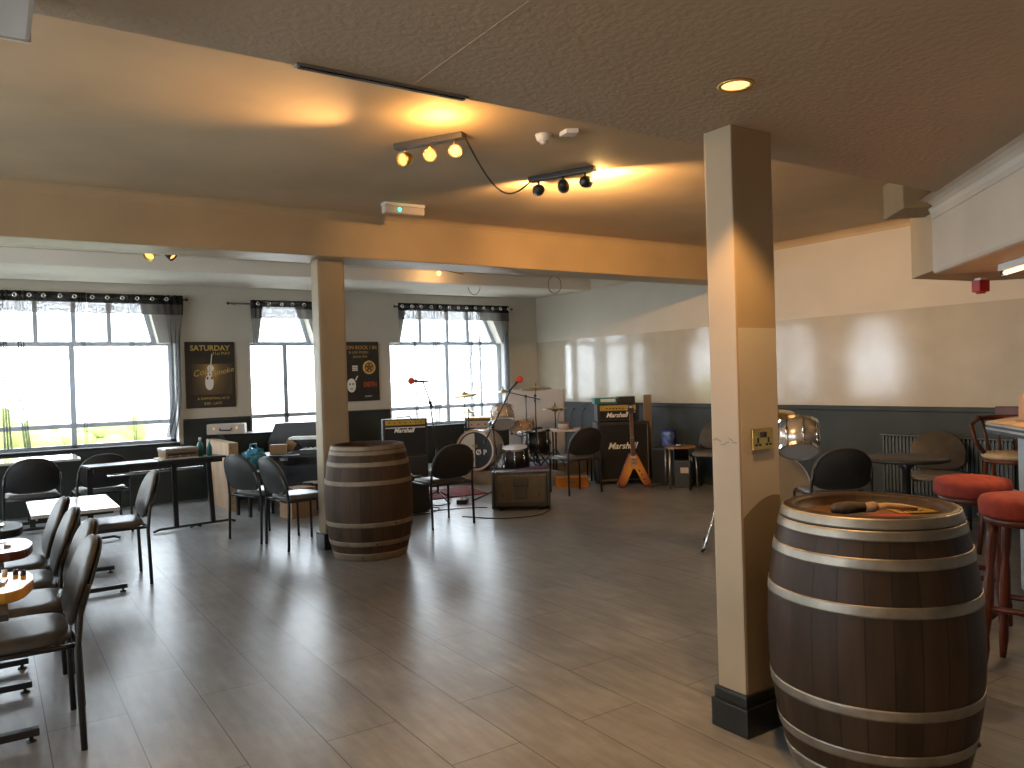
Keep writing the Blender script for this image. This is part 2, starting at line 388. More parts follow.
def thing(name, label, cat, loc=(0, 0, 0), rz=0, group=None):
    o = bpy.data.objects.new(name, None); COL.objects.link(o); o.empty_display_size = .1
    o.location = loc; o.rotation_euler = (0, 0, rz); return tag(o, label, cat, group)
def struct(name, mb, m, bevel=0, label=None):
    o = mb.build(name, m, None, bevel); o['kind'] = 'structure'
    if label: o['label'] = label
    return o
def copy_tree(o, parent=None):
    c = o.copy(); COL.objects.link(c)
    if parent is not None: c.parent = parent
    for ch in list(o.children): copy_tree(ch, c)
    return c
def text(name, s, size, m, parent, loc, rot=(PI/2, 0, 0), ext=.001, shear=0, align='CENTER', wide=1, bold=0):
    cu = bpy.data.curves.new(name, 'FONT'); cu.body = s; cu.size = size; cu.extrude = ext; cu.shear = shear
    cu.align_x = align; cu.align_y = 'CENTER'; cu.offset = bold; cu.resolution_u = 3
    t = bpy.data.objects.new('tmp_text', cu); COL.objects.link(t)
    dg = bpy.context.evaluated_depsgraph_get(); me = bpy.data.meshes.new_from_object(t.evaluated_get(dg))
    bpy.data.objects.remove(t); me.materials.clear(); me.materials.append(m)
    o = bpy.data.objects.new(name, me); COL.objects.link(o); o.parent = parent; o.location = loc; o.rotation_euler = rot; o.scale = (wide, 1, 1)
    return o
def axis(d):   # matrix turning +Z to direction d
    return Vector(d).normalized().to_track_quat('Z', 'Y').to_matrix().to_4x4()
def knobs(parent, spots, r, h, mt, front=True):
    for p in spots:
        mm = Matrix.Translation(p) @ Matrix.Rotation(PI/2, 4, 'X') if front else Matrix.Translation(p)
        k = MB(); k.lathe([(r, 0), (r*.9, h), (0, h)], 10, m=mm); k.build('knob', M[mt], parent)
def superellipse(w, h, n=36, e=2.6):
    out = []
    for i in range(n):
        a = 2*PI*i/n; c, s_ = math.cos(a), math.sin(a)
        out.append((w/2*math.copysign(abs(c)**(2/e), c), h/2*math.copysign(abs(s_)**(2/e), s_)))
    return out
XZ = Matrix.Rotation(PI/2, 4, 'X')      # polygon (x, z) standing up; extrusion runs along -Y

# ------------------------------------------------------------------ room shell
struct('floor', MB().box((1.75, 3.6, -.05), (12.4, 14.9, .1)), M['floor'])
def xz(mb, poly, y0, y1): mb.prism(poly, -y1, -y0, XZ)
WINS = [(-.3, 2.04, -.09, 1.83, .05, 1.70), (2.95, 4.0, 3.07, 3.87, 3.16, 3.71), (5.0, 7.1, 5.18, 7.0, 5.30, 6.74), (-3.6, -1.2, -3.4, -1.4, -3.26, -1.54)]
order = sorted(WINS)
mb = MB(); y0, y1 = YB, YB+.25
xz(mb, [(-4.3, 0), (7.85, 0), (7.85, .73), (-4.3, .73)], y0, y1)
prev = -4.3
for q in order+[None]:
    nx = q[0] if q else 7.85
    xz(mb, [(prev, .73), (nx, .73), (nx, 2.02), (prev, 2.02)], y0, y1)
    if q: prev = q[1]
pb, pt = -4.3, -4.3
for q in order+[None]:
    nb, nt_ = (q[2], q[4]) if q else (7.85, 7.85)
    xz(mb, [(pb, 2.02), (nb, 2.02), (nt_, 2.58), (pt, 2.58)], y0, y1)
    if q: pb, pt = q[3], q[5]
xz(mb, [(-4.3, 2.58), (7.85, 2.58), (7.85, 3.0), (-4.3, 3.0)], y0, y1)
struct('wall_back', mb, M['wall'])
# right wall: dado zone, gloss zone, matt zone
mb = MB(); mb.box((XR+.1, 3.6, 2.51), (.2, 14.8, .98)); struct('wall_right', mb, M['wall'])
mb = MB(); mb.box((XR+.1, 3.6, 1.01), (.2, 14.8, 2.02)); struct('wall_right_lower', mb, M['gloss'])
def holed(horiz, lo, hi, wins, at):      # plain wall with window openings .8 to 2.4 m up
    mb = MB(); fr = []
    def bx(a, b_, z0, z1):
        if horiz: mb.box(((a+b_)/2, at, (z0+z1)/2), (b_-a, .2, z1-z0))
        else: mb.box((at, (a+b_)/2, (z0+z1)/2), (.2, b_-a, z1-z0))
    bx(lo, hi, 0, .8); bx(lo, hi, 2.4, 3.0); p = lo
    for a, b_ in wins: bx(p, a, .8, 2.4); p = b_
    bx(p, hi, .8, 2.4); return mb
struct('wall_left', holed(False, -3.8, 11.0, LEFT_FILL_WINS, -4.3), M['wall'])
struct('wall_rear', holed(True, -4.4, 7.8, REAR_WINS, -3.75), M['wall'])
wn = 5
for horiz, at, wins in ((False, -4.36, LEFT_FILL_WINS), (True, -3.81, REAR_WINS)):
    for a, b_ in wins:
        mb = MB(); c = (a+b_)/2
        def fb(u, z, du, dz):
            mb.box((u, at, z) if horiz else (at, u, z), (du, .06, dz) if horiz else (.06, du, dz))
        fb(c, .83, b_-a, .06); fb(c, 2.37, b_-a, .06); fb(c, 1.85, b_-a, .05)
        for u in (a+.03, c, b_-.03): fb(u, 1.6, .06, 1.54)
        struct('window_%d' % wn, mb, M['frame']); wn += 1  # frames of the unseen side windows added to brighten the room
# dado panelling
mb = MB(); mb.box((XR-.012, 3.6, .50), (.024, 14.3, 1.0)); struct('trim_1', mb, M['dado'])
mb = MB(); mb.box((XR-.022, 3.6, 1.015), (.044, 14.3, .05)); struct('trim_2', mb, M['dado'], .008)
mb = MB()
segs = [(-4.2, -3.62), (-1.18, -.32), (2.08, 2.93), (4.03, 4.97), (7.13, XR-.03)]
for a, b_ in segs: mb.box(((a+b_)/2, YB-.012, .86), (b_-a, .024, .28))
mb.box(((-4.2+XR-.03)/2, YB-.012, .36), (XR+4.17, .024, .72))
struct('trim_3', mb, M['dado'])
mb = MB()
for a, b_ in segs: mb.box(((a+b_)/2, YB-.022, 1.015), (b_-a, .044, .05))
struct('trim_4', mb, M['dado'], .008)
mb = MB()
for a, b_ in ((2.06, 2.94), (4.01, 4.99), (7.11, XR)): mb.box(((a+b_)/2, YB-.006, 2.03), (b_-a, .012, .018))
struct('trim_5', mb, M['wall'])
# ceilings
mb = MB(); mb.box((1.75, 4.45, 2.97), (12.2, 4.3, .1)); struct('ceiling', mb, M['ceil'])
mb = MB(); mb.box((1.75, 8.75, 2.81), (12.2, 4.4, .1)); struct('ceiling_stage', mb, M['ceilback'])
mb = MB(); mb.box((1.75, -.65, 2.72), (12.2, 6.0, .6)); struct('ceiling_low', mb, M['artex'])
mb = MB(); mb.prism([(1.190, -3.6), (1.196, -3.6), (1.196, 2.352), (1.190, 2.352)], 2.4185, 2.4205); struct('trim_6', mb, M['artex'])
# big beam with cove moulding
mb = MB(); mb.box((1.75, 6.66, 2.73), (11.9, .42, .40), bev=.015); struct('beam', mb, M['beam'])
def cove(mb, p0, p1, inward, z, s=.09):
    p0 = Vector(p0); p1 = Vector(p1); d = (p1-p0).normalized(); iv = Vector(inward)
    prof = [(0, 0), (0, -s)]+[(s*(1-math.cos(a)), -s*(1-math.sin(a))) for a in (PI/8, PI/4, 3*PI/8)]+[(s, 0)]
    vs = []; n = len(prof)
    for p in (p0, p1):
        for a, b_ in prof: vs.append(Vector((p.x, p.y, z+b_))+iv*a)
    mb._new(vs, [list(range(n)), list(range(n, 2*n))]+[(i, (i+1) % n, n+(i+1) % n, n+i) for i in range(n)])
mb = MB(); cove(mb, (-4.2, 6.45, 0), (XR, 6.45, 0), (0, -1, 0), 2.925, .075); struct('trim_7', mb, M['beam'])
mb = MB(); cove(mb, (XR, 2.4, 0), (XR, 6.4, 0), (-1, 0, 0), 2.925, .085); struct('trim_8', mb, M['beam'])
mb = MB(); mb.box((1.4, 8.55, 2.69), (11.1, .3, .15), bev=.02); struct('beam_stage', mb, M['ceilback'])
# near pillar (square plaster column with skirting)
PX0, PX1, PY0, PY1 = 2.462, 2.708, 2.09, 2.232
def pbox(z0, z1, gx, bev=0): return MB().box(((PX0+PX1)/2, (PY0+PY1)/2, (z0+z1)/2), (PX1-PX0+2*gx, PY1-PY0+2*gx, z1-z0), bev=bev)
struct('pillar', pbox(0, 2.425, 0, .010), M['pillar'])
# repainted patches with a curved meeting line on the bar-side face
yy = PY0-.0008
w0, w1 = PX0+.012, PX1-.008
mb = MB(); arc = [(w0+(w1-w0)*i/12, .865+.075*math.sin(i/12*PI*.62)-.0*i) for i in range(13)]
xz(mb, arc+[(w1, 1.62), (w0, 1.62)], yy-.001, yy); struct('trim_9', mb, M['pillarw'])
mb = MB(); xz(mb, [(w0, .16), (w1, .16)]+arc[::-1], yy-.001, yy); struct('trim_10', mb, M['pillard'])
mb = MB()
for k in range(6):
    y_ = PY0+.012+.02*k; mb.box((PX0-.0006, y_+.01, 1.165+.012*math.sin(k*1.7)), (.001, .024, .006), m=Matrix.Rotation(.45*math.sin(k*2.1), 4, 'X'))
struct('trim_14', mb, M['pillard'])
mb = pbox(0, .115, .022, .008); struct('baseboard_pillar', mb, M['skirt'])
mb = pbox(.11, .165, .013, .012); struct('baseboard_cap', mb, M['skirt'])
# far pillar
mb = MB(); mb.box((2.535, 6.69, 1.27), (.25, .17, 2.53), bev=.025); struct('pillar_far', mb, M['pillarfar'])
mb = MB(); mb.box((2.535, 6.69, .07), (.29, .21, .14), bev=.012); struct('baseboard_far', mb, M['skirt'])

# windows
def window(i, q, bars, mull, sill=True):
    lx0, lx1, bx0, bx1, tx0, tx1 = q
    yf = YB+.22; mb = MB()
    def bar(p, r, wd=.05, d=.06):   # straight bar between two (x, z) points
        p = Vector((p[0], yf, p[1])); r = Vector((r[0], yf, r[1])); v = r-p
        mm = Matrix.Rotation(-math.atan2(v.z, v.x), 4, 'Y')
        mb.box((p+r)/2, (v.length+.0, d, wd), m=mm)
    bar((lx0, .76), (lx1, .76), .06); bar((lx0+.03, .73), (lx0+.03, 2.02)); bar((lx1-.04, .73), (lx1-.04, 2.02), .075)
    bar((lx0, 2.02), (lx1, 2.02), .055, .07); bar((lx0, 1.02), (lx1, 1.02), .055)
    bar((mull, .73), (mull, 2.02), .06)
    bar((bx0+.02, 2.02), (tx0+.02, 2.58), .06); bar((bx1-.02, 2.02), (tx1-.02, 2.58), .07); bar((tx0, 2.56), (tx1, 2.56))
    for b_ in bars: bar((b_, 2.02), (b_, 2.58), .05)
    f = mb.build('window_%d' % i, M['frame'], None, .004); f['kind'] = 'structure'
    g = MB(); xz(g, [(lx0, .74), (lx1, .74), (lx1, 2.02), (lx0, 2.02)], yf+.004, yf+.010)
    xz(g, [(bx0, 2.02), (bx1, 2.02), (tx1, 2.58), (tx0, 2.58)], yf+.004, yf+.010); g.build('pane', M['glass'], f)
    s_ = MB(); s_.box(((lx0+lx1)/2, YB+.10, .735), (lx1-lx0-.01, .24, .03), bev=.004); s_.build('window_sill', M['sill'], f)
    r = MB()
    r.box((lx1-.006, YB+.09, 1.385), (.012, .18, 1.27)); r.box((lx0+.006, YB+.09, 1.385), (.012, .18, 1.27))
    r.build('reveal', M['reveal'], f)
window(1, WINS[0], (.50, .90, 1.29), .87)
window(2, WINS[1], (), 3.49)
window(3, WINS[2], (5.62, 6.1, 6.47), 6.08)
window(4, WINS[3], (-2.8, -2.0), -2.4)  # out of view, added to let more daylight in

# bar soffit on the diagonal, with its cladding, cornice and lit underside
mb = MB(); mb.prism([(5.18, 2.90), (5.86, 2.80), (6.6, 1.9), (4.6, -1.3), (2.9, .62)], 2.03, 2.44); struct('beam_soffit', mb, M['beam'], .004)
mb = MB()
dd = Vector((-.7071, -.7071)); nn = Vector((-.7071, .7071))
B0 = Vector((4.80, 2.53)); 
pl = [B0+nn*.028, B0-nn*.75, B0-nn*.75+dd*2.6, B0+nn*.028+dd*2.6]
mb.prism([tuple(p) for p in pl], 1.995, 2.43)
struct('trim_11', mb, M['soffit'], .022)
mb = MB()
for k in range(5):
    a = k/4; off = .028+.11*(a**1.7)
mb2 = []
prof = [(.02, -.10), (.034, -.10)]+[(.034+.085*(1-math.cos(t)), -.085*(1-math.sin(t))) for t in (.2, .5, .8, 1.1, 1.4)]+[(.13, 0), (.02, 0)]
vs = []
for e in (B0+dd*.03, B0+dd*2.6):
    for a, b_ in prof: p = e+nn*a; vs.append(Vector((p.x, p.y, 2.421+b_)))
n_ = len(prof)
mb._new(vs, [list(range(n_)), list(range(n_, 2*n_))]+[(i, (i+1) % n_, n_+(i+1) % n_, n_+i) for i in range(n_)])
struct('trim_12', mb, M['soffit'])
mb = MB(); mb.prism([(4.57, 2.60), (4.80, 2.36), (5.05, 2.62), (4.80, 2.86)], 2.385, 2.60); struct('beam_stub', mb, M['stub'], .006)

# ------------------------------------------------------------------ outside the windows
mb = MB(); mb.box((3, 30, -.35), (60, 37.5, .1)); struct('ground_outside', mb, M['ground'])
def hedge(x, y, wd, h, label, sd):
    rnd = random.Random(sd); mb = MB()
    for k in range(60):
        r = rnd.uniform(.18, .34)
        mb.ball((rnd.uniform(-wd/2, wd/2), rnd.uniform(-.35, .35), rnd.uniform(.1, h-.15)*(1-.25*rnd.random())), r, 8, (1, 1, .8))
    o = mb.build('hedge', M['leaf']); o.location = (x, y, -.3); return tag(o, label, 'hedge', 'hedges outside the window')
hedge(-.9, 14.2, 2.6, 1.75, 'sunlit green hedge seen through left edge of the big curtained window', 1)
hedge(1.35, 15.0, 1.7, 1.5, 'low sunlit hedge behind the right half of the big curtained window', 2)

# ------------------------------------------------------------------ curtains
def smooth(t): t = max(0, min(1, t)); return t*t*(3-2*t)
def curtain(name, label, x0, x1, z0, z1, bunch, y, flare=None, seed=0):
    # bunch: list of (x, half width, number of folds) where the cloth gathers below the header
    rnd = random.Random(seed)
    root = None; mb = MB()
    # cloth columns: ordinary spread columns, and tight zigzag columns inside bunches
    cols = []; inb = []; nb = int((x1-x0)/.045)
    for i in range(nb+1):
        x = x0+(x1-x0)*i/nb; cols.append((x, x, .022*math.sin(i*1.05+seed)))
    for bx, bw, nf in bunch:
        cols = [c for c in cols if abs(c[0]-bx) > bw*1.3]
        n = nf*4; inb.append((bx-bw*1.3, bx+bw*1.3))
        for i in range(n+1):
            t = i/n; xt = bx+(t-.5)*2.6*bw
            xb = bx+(t-.5)*1.5*bw+.35*bw*math.sin(t*nf*2*PI)
            cols.append((xt, xb, .05*math.sin(t*nf*2*PI*1.0+.8)))
    cols.sort(key=lambda c: c[0])
    zs = [(z1, 0), (z1-.06, 0), (z1-.115, 0), (z1-.12, 1), (z1-.18, 1), (z1-.245, 1), (z1-.25, 2)]
    m = 9
    for k in range(1, m+1): zs.append((z1-.25-(z1-.25-z0)*k/m, 2))
    rows = []
    for z, mi in zs:
        t = smooth((z1-.10-z)/.55); row = []
        for xt, xb, f in cols:
            x = xt+(xb-xt)*t
            if flare:
                for fx, fz, amt in flare:
                    if z < fz: x += (amt*(fz-z)**1.5)*math.exp(-((xt-fx)/.16)**2)
            row.append(Vector((x, y+f*(.55+.6*t), z)))
        rows.append((row, mi))
    n = len(cols); vs = [p for row, _ in rows for p in row]
    bv = [mb.b.verts.new(p) for p in vs]
    for r in range(len(rows)-1):
        for c in range(n-1):
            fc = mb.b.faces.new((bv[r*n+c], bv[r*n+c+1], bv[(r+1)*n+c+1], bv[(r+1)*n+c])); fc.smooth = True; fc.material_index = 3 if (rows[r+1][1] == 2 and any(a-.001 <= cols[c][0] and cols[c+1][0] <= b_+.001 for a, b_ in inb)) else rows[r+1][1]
    o = mb.build(name, [M['hdr'], M['val'], M['sheer'], M['fold']]); tag(o, label, 'curtain', 'sheer curtains at the windows')
    gx = x0+.06; gm = None
    while gx < x1-.03:
        if gm is None:
            g = MB(); g.torus((0, 0, 0), .019, .010, Matrix.Rotation(PI/2, 4, 'X'), 16, 6); gm = g.build('grommet', M['chrome'], o); gg = gm
        else:
            gg = gm.copy(); COL.objects.link(gg); gg.parent = o
        gg.location = (gx, y-.032, z1-.055); gx += .142+.03*rnd.random()
    return o
def rod(label, x0, x1, z, y):
    t = thing('curtain_rod', label, 'curtain rod', (0, 0, 0), 0, 'curtain rods')
    m = MB(); m.tube([(x0, y, z), (x1, y, z)], .011); m.build('rod', M['blackm'], t)
    for x in (x0, x1):
        m = MB(); m.ball((x, y, z), .02, 10); m.build('finial', M['blackm'], t)
    for x in (x0+.1, x1-.07):
        m = MB(); m.box((x, (y+YB)/2, z), (.018, YB-y, .018)); m.build('bracket', M['blackm'], t)
    return t
rod('black curtain rod above the big left window', -.6, 2.15, 2.565, 10.64)
rod('black curtain rod above the narrow middle window, sticking out bare to the left', 2.66, 4.15, 2.535, 10.64)
rod('black curtain rod above the right window by the drums', 5.05, 7.13, 2.555, 10.64)
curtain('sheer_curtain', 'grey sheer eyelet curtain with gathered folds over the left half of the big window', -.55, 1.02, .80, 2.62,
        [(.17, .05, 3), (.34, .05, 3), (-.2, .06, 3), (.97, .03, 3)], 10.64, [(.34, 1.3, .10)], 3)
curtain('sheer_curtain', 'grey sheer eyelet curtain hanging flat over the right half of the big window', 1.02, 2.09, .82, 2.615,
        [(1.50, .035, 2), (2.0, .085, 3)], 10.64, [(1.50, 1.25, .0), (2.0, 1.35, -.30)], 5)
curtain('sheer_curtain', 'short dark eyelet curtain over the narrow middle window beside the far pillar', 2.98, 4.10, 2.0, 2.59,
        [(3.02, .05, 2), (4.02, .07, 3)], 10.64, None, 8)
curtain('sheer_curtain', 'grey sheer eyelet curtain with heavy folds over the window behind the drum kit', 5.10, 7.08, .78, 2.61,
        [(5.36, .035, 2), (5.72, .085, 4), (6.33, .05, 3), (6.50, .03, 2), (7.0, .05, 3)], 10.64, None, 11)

# ------------------------------------------------------------------ posters
def poster(label, x, z, wd, h):
    t = thing('wall_poster', label, 'poster', (x, YB-.016, z))
    m = MB(); m.box((0, 0, 0), (wd, .022, h)); m.build('board', M['poster'], t, .003)
    return t
t = poster('black and gold band poster headed SATURDAY between the big and middle windows', 2.435, 1.605, .62, .86)
m = MB(); m.box((.02, -.0125, -.06), (.50, .003, .40)); m.build('picture', M['posterpic'], t)
text('headline', 'SATURDAY', .098, M['gold_ink'], t, (.0, -.0125, .345), wide=1.0, bold=.002)
text('date', '31st MAY', .055, M['gold_ink'], t, (.14, -.0125, .275), wide=1.05)
text('band_name', 'Coal', .115, M['gold_ink'], t, (-.12, -.0155, .03), (PI/2, -.25, 0), shear=.3)
text('band_name', 'Smoke', .10, M['gold_ink'], t, (.155, -.0155, .04), (PI/2, -.22, 0), shear=.3)
m = MB()
m.prism(superellipse(.105, .20, 24, 2.2), .0135, .0150, XZ, (-.02, 0, -.10)); m.prism(superellipse(.085, .085, 20, 2), .0135, .0150, XZ, (0, 0, .085))
m.prism(superellipse(.06, .085, 20, 2), .0150, .0156, XZ, (-.012, 0, .012)); m.box((.012, -.0142, .195), (.012, .0015, .15), m=Matrix.Rotation(.12, 4, 'Y')); m.build('bulb_drawing', M['white_ink'], t)
m = MB()
for dx in (-.042, .012): m.prism(superellipse(.022, .034, 14, 2), .0152, .0162, XZ, (dx, 0, -.045))
m.prism(superellipse(.016, .022, 12, 2), .0152, .0162, XZ, (-.012, 0, -.0)); m.build('bulb_drawing_spots', M['poster'], t)
text('support_line', '& SUPPORTING ACTS', .042, M['gold_ink'], t, (.03, -.0125, -.31))
text('time_line', '8:00 - LATE', .046, M['gold_ink'], t, (.02, -.0125, -.375))
t = poster('dark concert poster with round emblem half hidden behind the far pillar', 4.50, 1.605, .62, .86)
text('headline', 'LION ROCK ! IN', .072, M['orange_ink'], t, (.02, -.0125, .345), bold=.002)
text('subline', '& LIVE MUSIC', .052, M['gold_ink'], t, (.0, -.0125, .275))
text('time_line', 'FROM 7PM', .046, M['gold_ink'], t, (.02, -.0125, .21))
m = MB(); m.torus((.155, -.013, .055), .085, .015, Matrix.Rotation(PI/2, 4, 'X'), 28, 6)
m.build('emblem_ring', M['gold_ink'], t)
m = MB(); m.prism(superellipse(.12, .12, 20, 2), .0122, .0135, XZ, (.155, 0, .055)); m.build('emblem_disc', M['orange_ink'], t)
m = MB()
for k in range(5):
    m.box((.155+.032*math.cos(k*1.257+1.57), -.0142, .055+.032*math.sin(k*1.257+1.57)), (.02, .001, .05), m=Matrix.Rotation(-(k*1.257), 4, 'Y'))
m.build('emblem_spokes', M['poster'], t)
m = MB()
for r in range(3): m.box((-.065, -.0125, .075-.028*r), (.085, .002, .02))
m.build('block_logo', M['white_ink'], t)
text('band_name', 'DETH', .095, M['red_ink'], t, (.165, -.0125, -.195), wide=.85, bold=.003)
m = MB(); m.prism(superellipse(.13, .20, 24, 2.2), .0115, .013, XZ, (-.125, 0, -.20)); m.box((-.045, -.0125, -.095), (.018, .002, .07), m=Matrix.Rotation(.5, 4, 'Y'))
m.build('mask_drawing', M['white_ink'], t)
m = MB()
for dx in (-.15, -.10): m.prism(superellipse(.03, .024, 12, 2), .0132, .0142, XZ, (dx, 0, -.18))
m.prism(superellipse(.05, .014, 12, 2), .0132, .0142, XZ, (-.125, 0, -.25)); m.build('mask_drawing_spots', M['poster'], t)
text('small_print', 'TICKETS', .03, M['white_ink'], t, (.13, -.0125, -.365))

# ------------------------------------------------------------------ chairs
def make_chair(label, seatm='seat'):
    t = thing('stacking_chair', label, 'chair', group='stacking chairs')
    # seat pad with a dished top
    m = MB(); sp = superellipse(.45, .43, 40, 4)
    n = len(sp); vs = []; rings = [(.90, .425), (1.0, .435), (1.0, .452), (.95, .468), (.6, .472), (.0, .468)]
    for q, z in rings: vs += [Vector((x*q, y*q, z-.018*max(0, (y*q)/.215)**3)) for x, y in sp]
    fs = [list(range(n))[::-1]]
    for k in range(len(rings)-2): fs += [(k*n+i, k*n+(i+1) % n, (k+1)*n+(i+1) % n, (k+1)*n+i) for i in range(n)]
    fs += [list(range((len(rings)-2)*n, (len(rings)-1)*n))]
    m._new(vs[:n*(len(rings)-1)], fs, True); m.build('seat', M[seatm], t)
    # upholstered back: domed outline, curved round the sitter
    def back(mb, wd, h, d, off):
        out = []
        N_ = 40
        for i in range(N_):
            a = 2*PI*i/N_; c, s_ = math.cos(a), math.sin(a); e = 2.25 if s_ > 0 else 3.6
            x = wd/2*(1 if s_ > 0 else 1-.10*s_*s_)*math.copysign(abs(c)**(2/e), c); z = (.595 if s_ > 0 else .405)*h*math.copysign(abs(s_)**(2/e), s_)-.03; out.append((x, z))
        vs = []; fs = []
        lay = [(.93, 0), (1, .012), (1, d-.012), (.93, d)]
        def P(x, z, y):
            zz = z+.645; return Vector((x, -.205-off-y+.35*x*x-.30*(zz-.50), zz))
        for q, y in lay: vs += [P(x*q, z*q, y) for x, z in out]
        for k in range(3): fs += [(k*N_+i, k*N_+(i+1) % N_, (k+1)*N_+(i+1) % N_, (k+1)*N_+i) for i in range(N_)]
        vs += [P(0, 0, -.0), P(0, 0, d+.004)]; 
        for q, base, ce in ((0, 0, 4*N_), (0, 3*N_, 4*N_+1)):
            # inner ring for a smooth pad
            pass
        fs += [(i, (i+1) % N_, 4*N_) for i in range(N_)]+[(3*N_+i, 3*N_+(i+1) % N_, 4*N_+1) for i in range(N_)]
        mb._new(vs, fs, True)
    m = MB(); back(m, .47, .345, .032, 0); m.build('backrest', M['uph'], t)
    m = MB(); back(m, .462, .335, .016, .034); m.build('back_shell', M['uphback'], t)
    for sx in (-1, 1):
        m = MB(); m.tube([(sx*.225, .20, 0), (sx*.222, .195, .42), (sx*.215, .17, .434)], .0115); m.build('leg', M['blackm'], t)
        m = MB(); m.tube([(sx*.243, -.235, 0), (sx*.243, -.222, .40), (sx*.238, -.236, .55), (sx*.225, -.272, .66)], .0125); m.build('leg', M['blackm'], t)
        m = MB(); m.tube([(sx*.22, .18, .425), (sx*.235, -.22, .425)], .011); m.build('side_rail', M['blackm'], t)
    m = MB(); m.tube([(-.222, .18, .42), (.222, .18, .42)], .010); m.build('cross_rail', M['blackm'], t)
    m = MB(); m.tube([(-.24, -.22, .42), (.24, -.22, .42)], .010); m.build('cross_rail', M['blackm'], t)
    return t
CH = [
 (3.77, 7.02, 4, 'dark stacking chair with its back to us right of the far barrel'),
 (2.18, 7.57, -70, 'grey-backed chair nearer the plywood board, left of the pair by the far pillar'),
 (2.34, 7.02, -84, 'grey-backed chair facing the far pillar, right and nearer of the pair'),
 (6.05, 7.74, -3, 'dark stacking chair with its back to us in front of the amplifier stack'),
 (5.76, 3.96, -33.5, 'dark stacking chair standing just behind the near barrel'),
 (7.16, 3.80, 120, 'grey stacking chair facing us in front of the wall radiator'),
 (7.42, 6.72, 114, 'grey stacking chair against the dado just left of the near pillar'),
 (.33, 9.08, 2, 'left dark chair of the two pushed in under the big window'),
 (.93, 9.03, 4, 'right dark chair of the two pushed in under the big window'),
 (.74, 6.60, 90, 'chair drawn up to the right end of the small white table'),
 (.05, 3.86, 90, 'nearest chair of the left row, its whole back leg in view'),
 (.09, 4.37, 90, 'second nearest chair of the left row, half behind the nearest'),
 (.06, 4.89, 89, 'third nearest chair of the left row beside the guitars'),
 (.05, 5.41, 90, 'farthest chair of the left row, before the white table'),
]
ch0 = make_chair(CH[0][3])
for i, (x, y, r, lb) in enumerate(CH):
    o = ch0 if i == 0 else copy_tree(ch0)
    o['label'] = lb; o.location = (x, y, 0); o.rotation_euler = (0, 0, math.radians(r))

# ------------------------------------------------------------------ barrels
def make_barrel(name, label, sm, hm, hooptint):
    t = thing(name, label, 'barrel', group='oak barrels')
    H = .93
    def R(z): u = (z-H/2)/(H/2); return .368-.062*u*u*(1.0+.12*u*u)
    m = MB(); prof = [(R(0)-.03, .0), (R(0), .0)]+[(R(H*i/22), H*i/22) for i in range(1, 22)]+[(R(H), H-.004), (R(H)-.008, H), (R(H)-.032, H), (R(H)-.04, H-.012), (R(H)-.044, H-.052)]
    m.lathe(prof, 64); m.build('staves', sm, t)
    m = MB(); m.lathe([(R(H)-.038, H-.064), (R(H)-.040, H-.044), (0, H-.040)], 48); m.build('barrel_head', hm, t)
    for a, b_ in ((.0, .062), (.122, .16), (.278, .315), (.613, .65), (.763, .80), (.855, .887), (.892, .926)):
        m = MB(); k = 5; th = .0035
        pr = [(R(a+(b_-a)*i/k)+th, a+(b_-a)*i/k) for i in range(k+1)]
        pr = [(R(a)-.003, a)]+pr+[(R(b_)-.003, b_)]
        m.lathe(pr, 64, close=True); hp = m.build('hoop', hooptint, t)
        ang = 4.1+a*3
        m = MB()
        for dz in (.5,):
            z = a+(b_-a)*dz; m.ball(((R(z)+.004)*math.cos(ang), (R(z)+.004)*math.sin(ang), z), .009, 8)
        m.build('rivet', M['blackm'], hp)
    return t
b1 = make_barrel('oak_barrel', 'large oak barrel with bright steel hoops in the right foreground', M['stave'], M['bhead'], M['hoop'])
b1.location = (2.705, 1.70, 0); b1.rotation_euler[2] = .5; b1.scale[2] = 1.015
b2 = make_barrel('oak_barrel', 'dusty brown oak barrel standing in front of the far pillar', M['stavef'], M['bhead'], M['hoopf'])
b2.location = (2.66, 6.22, 0)
# things lying on the near barrel head (its top is at z = .89)
zt = (.93-.040)*1.015
t = thing('brush', 'wooden-handled brush with dark bristles lying on the near barrel', 'brush', (2.70, 1.66, zt+.032), .0)
def lay(mb_fn): pass
dx = Vector((.832, -.555, 0)); dx.normalize()
rot = math.atan2(dx.y, dx.x)
t.rotation_euler[2] = rot+.08; t.scale = (.88, .88, .88)
m = MB(); m.tube([(-.015, 0, .0), (.04, 0, .004), (.10, 0, -.004), (.17, 0, -.014)], [.016, .013, .014, .009], 10); m.build('handle', M['pine'], t)
m = MB(); m.tube([(-.06, 0, .0), (-.02, 0, .002), (-.005, 0, .002)], [.021, .023, .017], 12); m.build('ferrule', M['carton'], t)
m = MB(); m.tube([(-.20, 0, -.006), (-.185, 0, 0), (-.13, 0, .004), (-.06, 0, .002)], [.012, .024, .026, .021], 14); m.build('bristles', M['bristle'], t)
t = thing('flat_case', 'red flat lighter-like case lying under the brush on the near barrel', 'case', (2.65, 1.59, zt), rot)
m = MB(); m.box((0, 0, .009), (.16, .045, .018), bev=.006); m.build('body', M['redpl'], t)
m = MB(); m.box((-.10, .002, .009), (.045, .04, .014), bev=.004); m.build('cap', M['white'], t)
t = thing('beer_mat', 'yellow beer mat with black lettering on the near barrel', 'beer mat', (2.885, 1.64, zt), rot+.05)
m = MB(); m.box((0, 0, .002), (.15, .12, .004)); m.build('card', M['gold'], t, .001)
text('lettering', 'TIXX', .045, M['black'], t, (-.015, -.035, .0045), (0, 0, 0), ext=.0004, bold=.001)
o = MB().lathe([(.10, 0), (.10, .004), (0, .004)], 24).build('drip_mat', M['black']); o.location = (2.60, 1.66, zt); tag(o, 'round black drip mat at the left on the near barrel head', 'mat')

